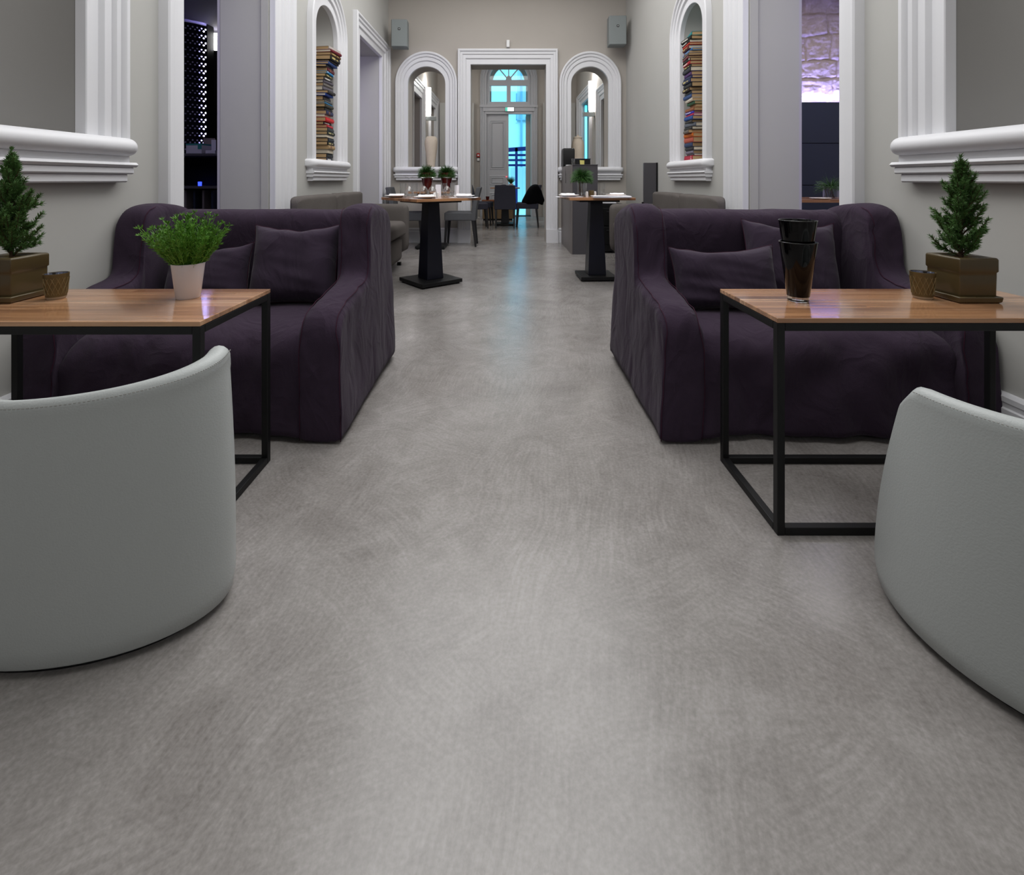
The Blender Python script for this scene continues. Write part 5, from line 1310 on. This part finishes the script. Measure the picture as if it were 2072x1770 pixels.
# colour, thickness (relative), spine label, wording, spine faces the aisle?, offset out of the niche (m), yaw (deg), pages
LB = [('#b3aca6', 90, None, 'pale grey', 1, 0.065, -9, 'p'), ('#6a1422', 70, None, 'oxblood red', 1, 0.085, -8, 'w'), ('#6b4a2c', 75, 'g', 'brown gilt-lettered', 1, 0.075, -5, 'p'), ('#12120f', 115, 'g', 'thick black gilt-labelled', 1, 0.07, -3, 'p'),
      ('#1b0f12', 50, None, 'thin black and wine', 1, 0.055, -4, 'p'), ('#34508c', 62, None, 'thin blue', 1, 0.045, 0, 'p'), ('#10140f', 68, None, 'black-green', 1, 0.015, 3, 'p'), ('#5c0f1c', 105, 'b', 'thick dark red brown-banded', 1, 0.02, 2, 'p'),
      ('#1f84bd', 58, 'e', 'bright blue white-ended', 1, 0.02, 3, 'p'), ('#4f4620', 80, 'g', 'olive gold', 1, 0.008, 2, 'p'), ('#4d4a4c', 88, 'w', 'mottled grey', 1, 0.0, -3, 'p'), ('#55505a', 68, None, 'slim grey', 1, 0.0, -6, 'w'),
      ('#6b6560', 85, None, 'grey-brown', 1, -0.004, -4, 'p'), ('#5d5860', 108, None, 'thick creamy worn', 1, -0.006, -5, 'w'), ('#3a332f', 74, None, 'long dark brown', 1, 0.035, 0, 'p'), ('#24449c', 64, None, 'small royal blue', 1, 0.012, 0, 'w'),
      ('#33211c', 112, None, 'thick dark-spined tan', 1, -0.02, 2, 'p'), ('#5b5c5c', 58, None, 'thin slate', 1, 0.0, 0, 'p'), ('#1d70a0', 46, None, 'thin teal blue', 1, 0.0, 3, 'p'), ('#3f3a2b', 80, None, 'dark olive', 1, 0.012, 0, 'p'),
      ('#34322f', 76, None, 'charcoal', 1, -0.005, 0, 'p'), ('#26264e', 100, 'b', 'navy brown-labelled', 1, 0.01, 4, 'p'), ('#9a7a72', 74, None, 'pink-edged', 0, -0.005, 4, 'w'), ('#c01c20', 110, None, 'thick bright red', 1, 0.008, 2, 'p'),
      ('#211f22', 84, 'w', 'black white-marked', 1, -0.012, 0, 'p'), ('#b81a2c', 70, None, 'crimson', 1, 0.01, 5, 'p'), ('#2b2d2e', 98, None, 'long dark grey', 1, 0.016, 6, 'p'), ('#2a2f2a', 86, 'g', 'black gilt-patched', 1, 0.02, 3, 'p'),
      ('#2a2420', 84, None, 'cream fore-edged', 0, 0.02, 4, 'w'), ('#11131f', 96, None, 'blue-black', 1, 0.022, 6, 'p'), ('#17140f', 92, 'g', 'black gold-lettered', 1, 0.024, 5, 'p'), ('#a58a62', 100, 'b', 'cream and brown', 1, 0.032, 3, 'p'),
      ('#2d2a1c', 112, None, 'thick cream fore-edged', 0, 0.02, 5, 'w'), ('#0c0a0d', 112, None, 'thick black', 1, 0.006, 5, 'p'), ('#1e2238', 82, 'w', 'navy grey-labelled', 1, 0.01, 6, 'p'), ('#4a1522', 46, None, 'thin maroon', 1, 0.008, 4, 'w')]
RB = [('#0f7f80', 95, None, 'teal', 1, 0.0, 9, 'p'), ('#0f1413', 95, 'w', 'black white-lettered', 1, 0.03, -3, 'p'), ('#17100e', 74, 'w', 'slim black white-titled', 1, 0.03, 4, 'w'), ('#c23a2c', 52, None, 'thin orange-red', 1, 0.03, 4, 'p'),
      ('#6d2a26', 88, 'g', 'dark red gold-titled', 1, 0.03, 5, 'w'), ('#4480b8', 54, None, 'thin light blue', 1, 0.012, 2, 'p'), ('#5f7fa6', 68, 'b', 'blue-topped brown', 1, 0.03, 6, 'p'), ('#66574b', 60, None, 'grey-brown', 1, 0.036, 7, 'p'),
      ('#7d3a42', 58, None, 'dusty rose', 1, 0.034, 7, 'p'), ('#14160f', 70, 'e', 'black white-ended', 1, 0.03, 3, 'p'), ('#b0202f', 80, 'w', 'red white-lettered', 1, 0.028, 4, 'p'), ('#24241f', 70, 'g', 'black-green', 1, 0.02, 2, 'p'),
      ('#2b2c33', 108, None, 'thick charcoal', 1, 0.026, 3, 'w'), ('#4a2560', 98, None, 'violet', 1, 0.016, 4, 'p'), ('#23284f', 70, None, 'slim navy', 1, 0.014, 2, 'p'), ('#262b4c', 100, 'g', 'navy yellow-labelled', 1, 0.028, 2, 'p'),
      ('#1b191a', 115, None, 'thick black brown-paged', 1, 0.02, 1, 'p'), ('#38251a', 80, 'g', 'dark brown gilt-labelled', 1, 0.028, 3, 'p'), ('#33312f', 85, None, 'charcoal tan-paged', 1, 0.006, 5, 'p'), ('#2d4878', 96, None, 'mid blue', 1, 0.014, 2, 'p'),
      ('#d0c6b4', 82, None, 'cream white', 1, 0.006, 5, 'p'), ('#3e6a4a', 74, None, 'small green', 1, -0.012, 2, 'p'), ('#8a6236', 82, None, 'tan', 0, -0.03, 5, 'p'), ('#8a5230', 88, None, 'brown leather', 1, 0.0, 0, 'p'),
      ('#3b3bb4', 60, 'w', 'violet-blue white-lettered', 1, 0.0, -2, 'p'), ('#c02848', 56, None, 'thin hot pink', 1, -0.004, 3, 'w'), ('#284a8c', 94, None, 'cobalt blue', 1, 0.012, 0, 'p'), ('#4c4640', 70, None, 'dark taupe', 1, 0.002, 3, 'p'),
      ('#5b5f68', 102, None, 'thick slate white-paged', 1, -0.004, -6, 'w'), ('#2f2a26', 76, None, 'black-brown white-paged', 1, 0.012, 2, 'w'), ('#6d6055', 80, None, 'overhanging taupe', 1, 0.03, 8, 'p'), ('#c8661c', 100, None, 'orange', 1, 0.008, 0, 'p'),
      ('#b0523e', 132, None, 'thick brick red', 1, 0.005, 0, 'p'), ('#2c3a5c', 108, None, 'dark navy', 1, 0.005, 1, 'p'), ('#2b2629', 90, None, 'black white-edged', 1, 0.0, 2, 'w'), ('#75707e', 86, None, 'lavender grey', 1, -0.006, 3, 'p'),
      ('#4a4a50', 46, None, 'thin dark grey', 1, -0.012, 6, 'w'), ('#a02238', 175, 'p', 'very thick crimson paper-tagged', 1, 0.014, 2, 'p')]
bookmats = {}
def bmat(c):
    if c not in bookmats: bookmats[c] = mat('book_cover_' + c[1:], c, 0.5, spec=0.35, noise_amt=0.12, noise_scale=14)
    return bookmats[c]
def stack(books, wallx, sg, yc, z0, total, side, group):
    """sg=+1 left wall: spine towards +x"""
    rnd = random.Random(31 if sg > 0 else 57)
    tot = sum(b[1] for b in books); n = len(books); z = z0
    for i in range(n - 1, -1, -1):
        col, th, lab, word, face, off, yaw, pg = books[i]
        h = total * th / tot - 0.0006
        W = rnd.uniform(0.135, 0.16); L = rnd.uniform(0.19, 0.235); cv = 0.0025 if h < 0.02 else 0.0032
        spine = wallx + sg * (off + 0.012)                    # x of the side turned to the aisle
        cx = spine - sg * W / 2
        t = thing('book', '%s book, %s in the %s niche stack' % (word, ordinal(i, n), side), 'book', (cx, yc + rnd.uniform(-0.012, 0.012), z), (0 if sg > 0 else pi) + radians(yaw) * sg * (1 if sg > 0 else 1), group)
        f = 1 if face else -1
        m = bmat(col)
        mb = MB(); a = W / 2; b = L / 2
        mb.box(-a, a, -b, b, 0, cv); mb.box(-a, a, -b, b, h - cv, h)
        sp = [(f * (a - 0.004), cv), (f * (a + 0.0035), cv + (h - 2 * cv) * 0.15), (f * (a + 0.005), h / 2), (f * (a + 0.0035), h - cv - (h - 2 * cv) * 0.15), (f * (a - 0.004), h - cv)]
        mb.prism([(q[0], q[1]) for q in sp], -b, b, 1)
        mb.build('cover', m, t)
        mb = MB(); x0, x1 = (-a + 0.005, a - 0.0045) if f > 0 else (-a + 0.0045, a - 0.005)
        mb.box(x0, x1, -b + 0.0035, b - 0.0035, cv + 0.0002, h - cv - 0.0002); mb.build('pages', 'pagew' if pg == 'w' else 'page', t)
        xs = f * (a + 0.0052)
        if lab == 'g':
            mb = MB(); mb.box(min(xs, xs + 0.0006 * f), max(xs, xs + 0.0006 * f), -b * 0.75, -b * 0.1, h * 0.28, h * 0.72).box(min(xs, xs + 0.0006 * f), max(xs, xs + 0.0006 * f), b * 0.15, b * 0.5, h * 0.35, h * 0.65); mb.build('spine_title', 'gold', t)
        elif lab == 'w':
            mb = MB()
            for k in range(7):
                y = -b * 0.8 + k * b * 0.17; mb.box(min(xs, xs + 0.0006 * f), max(xs, xs + 0.0006 * f), y, y + b * rnd.uniform(0.08, 0.14), h * 0.32, h * 0.68)
            mb.build('spine_title', 'whitelabel', t)
        elif lab == 'b':
            mb = MB(); mb.box(min(xs, xs + 0.0006 * f), max(xs, xs + 0.0006 * f), -b * 0.45, -b * 0.1, h * 0.15, h * 0.85); mb.build('spine_label', 'amber', t)
        elif lab == 'e':
            mb = MB()
            for y0 in (-b * 0.98, b * 0.82): mb.box(min(xs, xs + 0.0006 * f), max(xs, xs + 0.0006 * f), y0, y0 + b * 0.16, h * 0.2, h * 0.8)
            mb.build('spine_end', 'whitelabel', t)
        elif lab == 'p':
            mb = MB(); q = [(xs - 0.02 * f, b * 0.55, h * 1.0), (xs + 0.001 * f, b * 0.72, h * 0.95), (xs + 0.002 * f, b * 0.9, h * 0.45), (xs + 0.001 * f, b * 0.62, h * 0.55)]
            mb.add(q, [(0, 1, 2, 3)]); o = mb.build('paper_tag', 'whitelabel', t); o.modifiers.new('sol', 'SOLIDIFY').thickness = 0.0008
        z += h + 0.0006
stack(LB, XL, 1, NL2 + 0.02, 1.1125, 1.135, 'left', 'books stacked in the left niche')
stack(RB, XR, -1, NR2 + 0.02, 1.1125, 1.255, 'right', 'books stacked in the right niche')

# ------------------------------------------------------------------ bar room: perforated screen with a light behind, bar, carton
pts = [(-5.05, 5.60), (-4.75, 5.74), (-4.45, 5.885), (-4.20, 6.015), (-4.03, 6.15), (-3.955, 6.26)]
def along(u):
    f = u * (len(pts) - 1); i = min(int(f), len(pts) - 2); t_ = f - i
    return Vector((pts[i][0] + (pts[i + 1][0] - pts[i][0]) * t_, pts[i][1] + (pts[i + 1][1] - pts[i][1]) * t_, 0))
lens = [0]
N_ = 400
for k in range(1, N_ + 1): lens.append(lens[-1] + (along(k / N_) - along((k - 1) / N_)).length)
def arc(s):
    for k in range(1, N_ + 1):
        if lens[k] >= s: 
            a = (s - lens[k - 1]) / max(1e-9, lens[k] - lens[k - 1]); return along((k - 1 + a) / N_)
    return along(1)
sc_ = thing('perforated_screen', 'curved black perforated metal screen lit from behind in the bar room', 'screen', (0, 0, 0))
mb = MB(); cw, chh = 0.0255, 0.0305; S_ = lens[-1]; zb, ztop = 1.20, 2.995
nc = int(S_ / cw); nr = int((ztop - zb) / chh)
for j in range(nr):
    for i in range(nc):
        s1 = S_ - i * cw; s0 = s1 - cw; z0 = zb + j * chh; z1 = z0 + chh
        holed = (i % 2, j % 3) in ((0, 2), (1, 1))
        p0, p1 = arc(s0), arc(s1)
        q = lambda u, v: p0.lerp(p1, u) + Vector((0, 0, z0 + (z1 - z0) * v))
        cor = [q(0, 0), q(1, 0), q(1, 1), q(0, 1)]
        if not holed: mb.add(cor, [(0, 1, 2, 3)])
        else:
            hole = [q(0.5 + 0.40 * cos(radians(225 + 45 * k)), 0.5 + 0.34 * sin(radians(225 + 45 * k))) for k in range(8)]
            mb.add(cor + hole, [(0, 1, 6, 5, 4), (1, 2, 8, 7, 6), (2, 3, 10, 9, 8), (3, 0, 4, 11, 10)])
mb.build('perforated_sheet', 'dark', sc_, recalc=False)
# diffuser wall behind and an upright light tube at its right end
mb = MB(); off = Vector((-0.035, 0.075, 0)); rr = []
for k in range(13):
    p_ = arc(S_ * k / 12) + off; rr.append([(p_.x, p_.y, zb), (p_.x, p_.y, ztop)])
mb.loft(rr, closed=False, cap=False); mb.build('backing', 'plastic', sc_)
e_ = arc(S_); mb = MB(); mb.box(e_.x - 0.055, e_.x - 0.040, e_.y + 0.03, e_.y + 0.045, zb, ztop - 0.05); mb.build('glow_strip', 'ledwhite', sc_)['label'] = 'blue-white light tube'
mb = MB(); mb.box(e_.x + 0.0, e_.x + 0.012, e_.y - 0.01, e_.y + 0.13, 0.0, ztop); mb.build('end_post', 'blackplastic', sc_)
mb = MB(); mb.loft([[(arc(S_ * k / 12).x, arc(S_ * k / 12).y, 0.0), (arc(S_ * k / 12).x, arc(S_ * k / 12).y, zb)] for k in range(13)], closed=False, cap=False); mb.build('base_panel', 'blackplastic', sc_)
wl = thing('wall_lamp', 'bright opal wall lamp at the back of the bar room', 'wall lamp', (-3.985, 6.5, 2.72))
mb = MB(); mb.box(-0.03, 0.10, -0.03, 0.03, 0.0, 0.23); mb.build('glass_shade', 'lampglass', wl, bevel=0.01)
mb = MB(); mb.box(-0.01, 0.08, 0.03, 0.9, 0.08, 0.12); mb.build('arm', 'blackplastic', wl)
# bar counter
br = thing('bar_counter', 'black bar counter with a carton on it, through the left opening', 'bar counter', (-3.25, 4.75, 0))
mb = MB(); mb.box(-1.0, 0.45, -0.02, 0.55, 1.185, 1.21); mb.build('worktop', 'cabinet', br, bevel=0.003)
mb = MB(); mb.box(-1.0, 0.44, 0.30, 0.52, 0.0, 1.184); mb.build('body', 'blackplastic', br)
mb = MB(); mb.box(-1.0, 0.45, -0.06, 0.29, 0.86, 0.885); mb.build('shelf', 'cabinet', br, bevel=0.002)
for k in range(5):
    mb = MB(); x = -0.08 + k * 0.09; mb.box(x, x + 0.02, 0.02, 0.25, 0.35, 0.84); mb.build('divider', 'cabinetside' if k % 2 else 'boarddark', br)
for k, (x, z) in enumerate(((-0.14, 0.895), (-0.08, 0.895), (0.16, 0.895))):
    mb = MB(); mb.lathe([(0, 0), (0.016, 0), (0.018, 0.02 + 0.02 * (k == 2)), (0, 0.022 + 0.02 * (k == 2))], 16); o = mb.build('tea_light', 'bluelit', smooth=50); o.location = (-3.25 + x, 4.78, 0.8855); tag(o, ['small blue light at the left of the bar shelf', 'small blue light second from the left on the bar shelf', 'taller blue light at the right of the bar shelf'][k], 'light', 'blue lights on the bar shelf')
cx_ = thing('carton', 'open white and teal carton on the bar counter', 'box', (-3.10, 4.88, 1.2105), radians(-6))
mb = MB(); mb.box(-0.13, 0.04, -0.1, 0.1, 0, 0.10); mb.build('body', 'cartongrey', cx_, bevel=0.002)
mb = MB(); mb.box(-0.131, 0.041, -0.102, 0.10, 0.085, 0.1005).box(0.0, 0.041, -0.1025, -0.1005, 0.045, 0.085); mb.build('printed_band', 'cartonteal', cx_)['label'] = 'teal printed band'
mb = MB(); mb.obox((-0.035, 0.10, 0.135), (0.13, 0.004, 0.075), Matrix.Rotation(radians(-8), 3, 'X')); mb.build('flap', 'cartonbrown', cx_)['label'] = 'raised brown flap'
c2 = thing('carton', 'small white carton beside the open one on the bar counter', 'box', (-3.005, 4.86, 1.2105), radians(4))
mb = MB(); mb.box(-0.045, 0.05, -0.06, 0.06, 0, 0.035); mb.build('body', 'cartongrey', c2, bevel=0.002)
mb = MB(); mb.box(-0.045, 0.0, 0.05, 0.06, 0.0355, 0.15); mb.build('flap', 'cartongrey', c2)

# table with a plant in a glass, in the stone-walled room
tb = thing('dining_table', 'wooden table in the stone-walled room, glimpsed through the right opening', 'table', (3.55, 5.15, 0))
mb = MB(); mb.box(-0.65, 0.65, -0.35, 0.35, 0.715, 0.745); mb.build('tabletop', 'bistrotop', tb, bevel=0.002)
for sx in (-1, 1):
    for sy in (-1, 1):
        mb = MB(); mb.box(sx * 0.58 - 0.03, sx * 0.58 + 0.03, sy * 0.29 - 0.03, sy * 0.29 + 0.03, 0, 0.7145); mb.build('leg', 'blackmetal', tb)
o = glass_plant('grassy green plant in a round glass, in the stone-walled room', (P(1681, 0, 5.05).x, 5.05, 0.7455), 0.075, 0.13, 41, (-0.08, 0), n=200, H=0.15)
lathe_thing('side_plate', 'white plate beside the plant in the stone-walled room', 'plate', (P(1660, 0, 4.93).x, 4.93, 0.7455), None, [('dish', 'plate', [(0, 0), (0.06, 0), (0.1, 0.012), (0.098, 0.014), (0.06, 0.004), (0, 0.004)])])
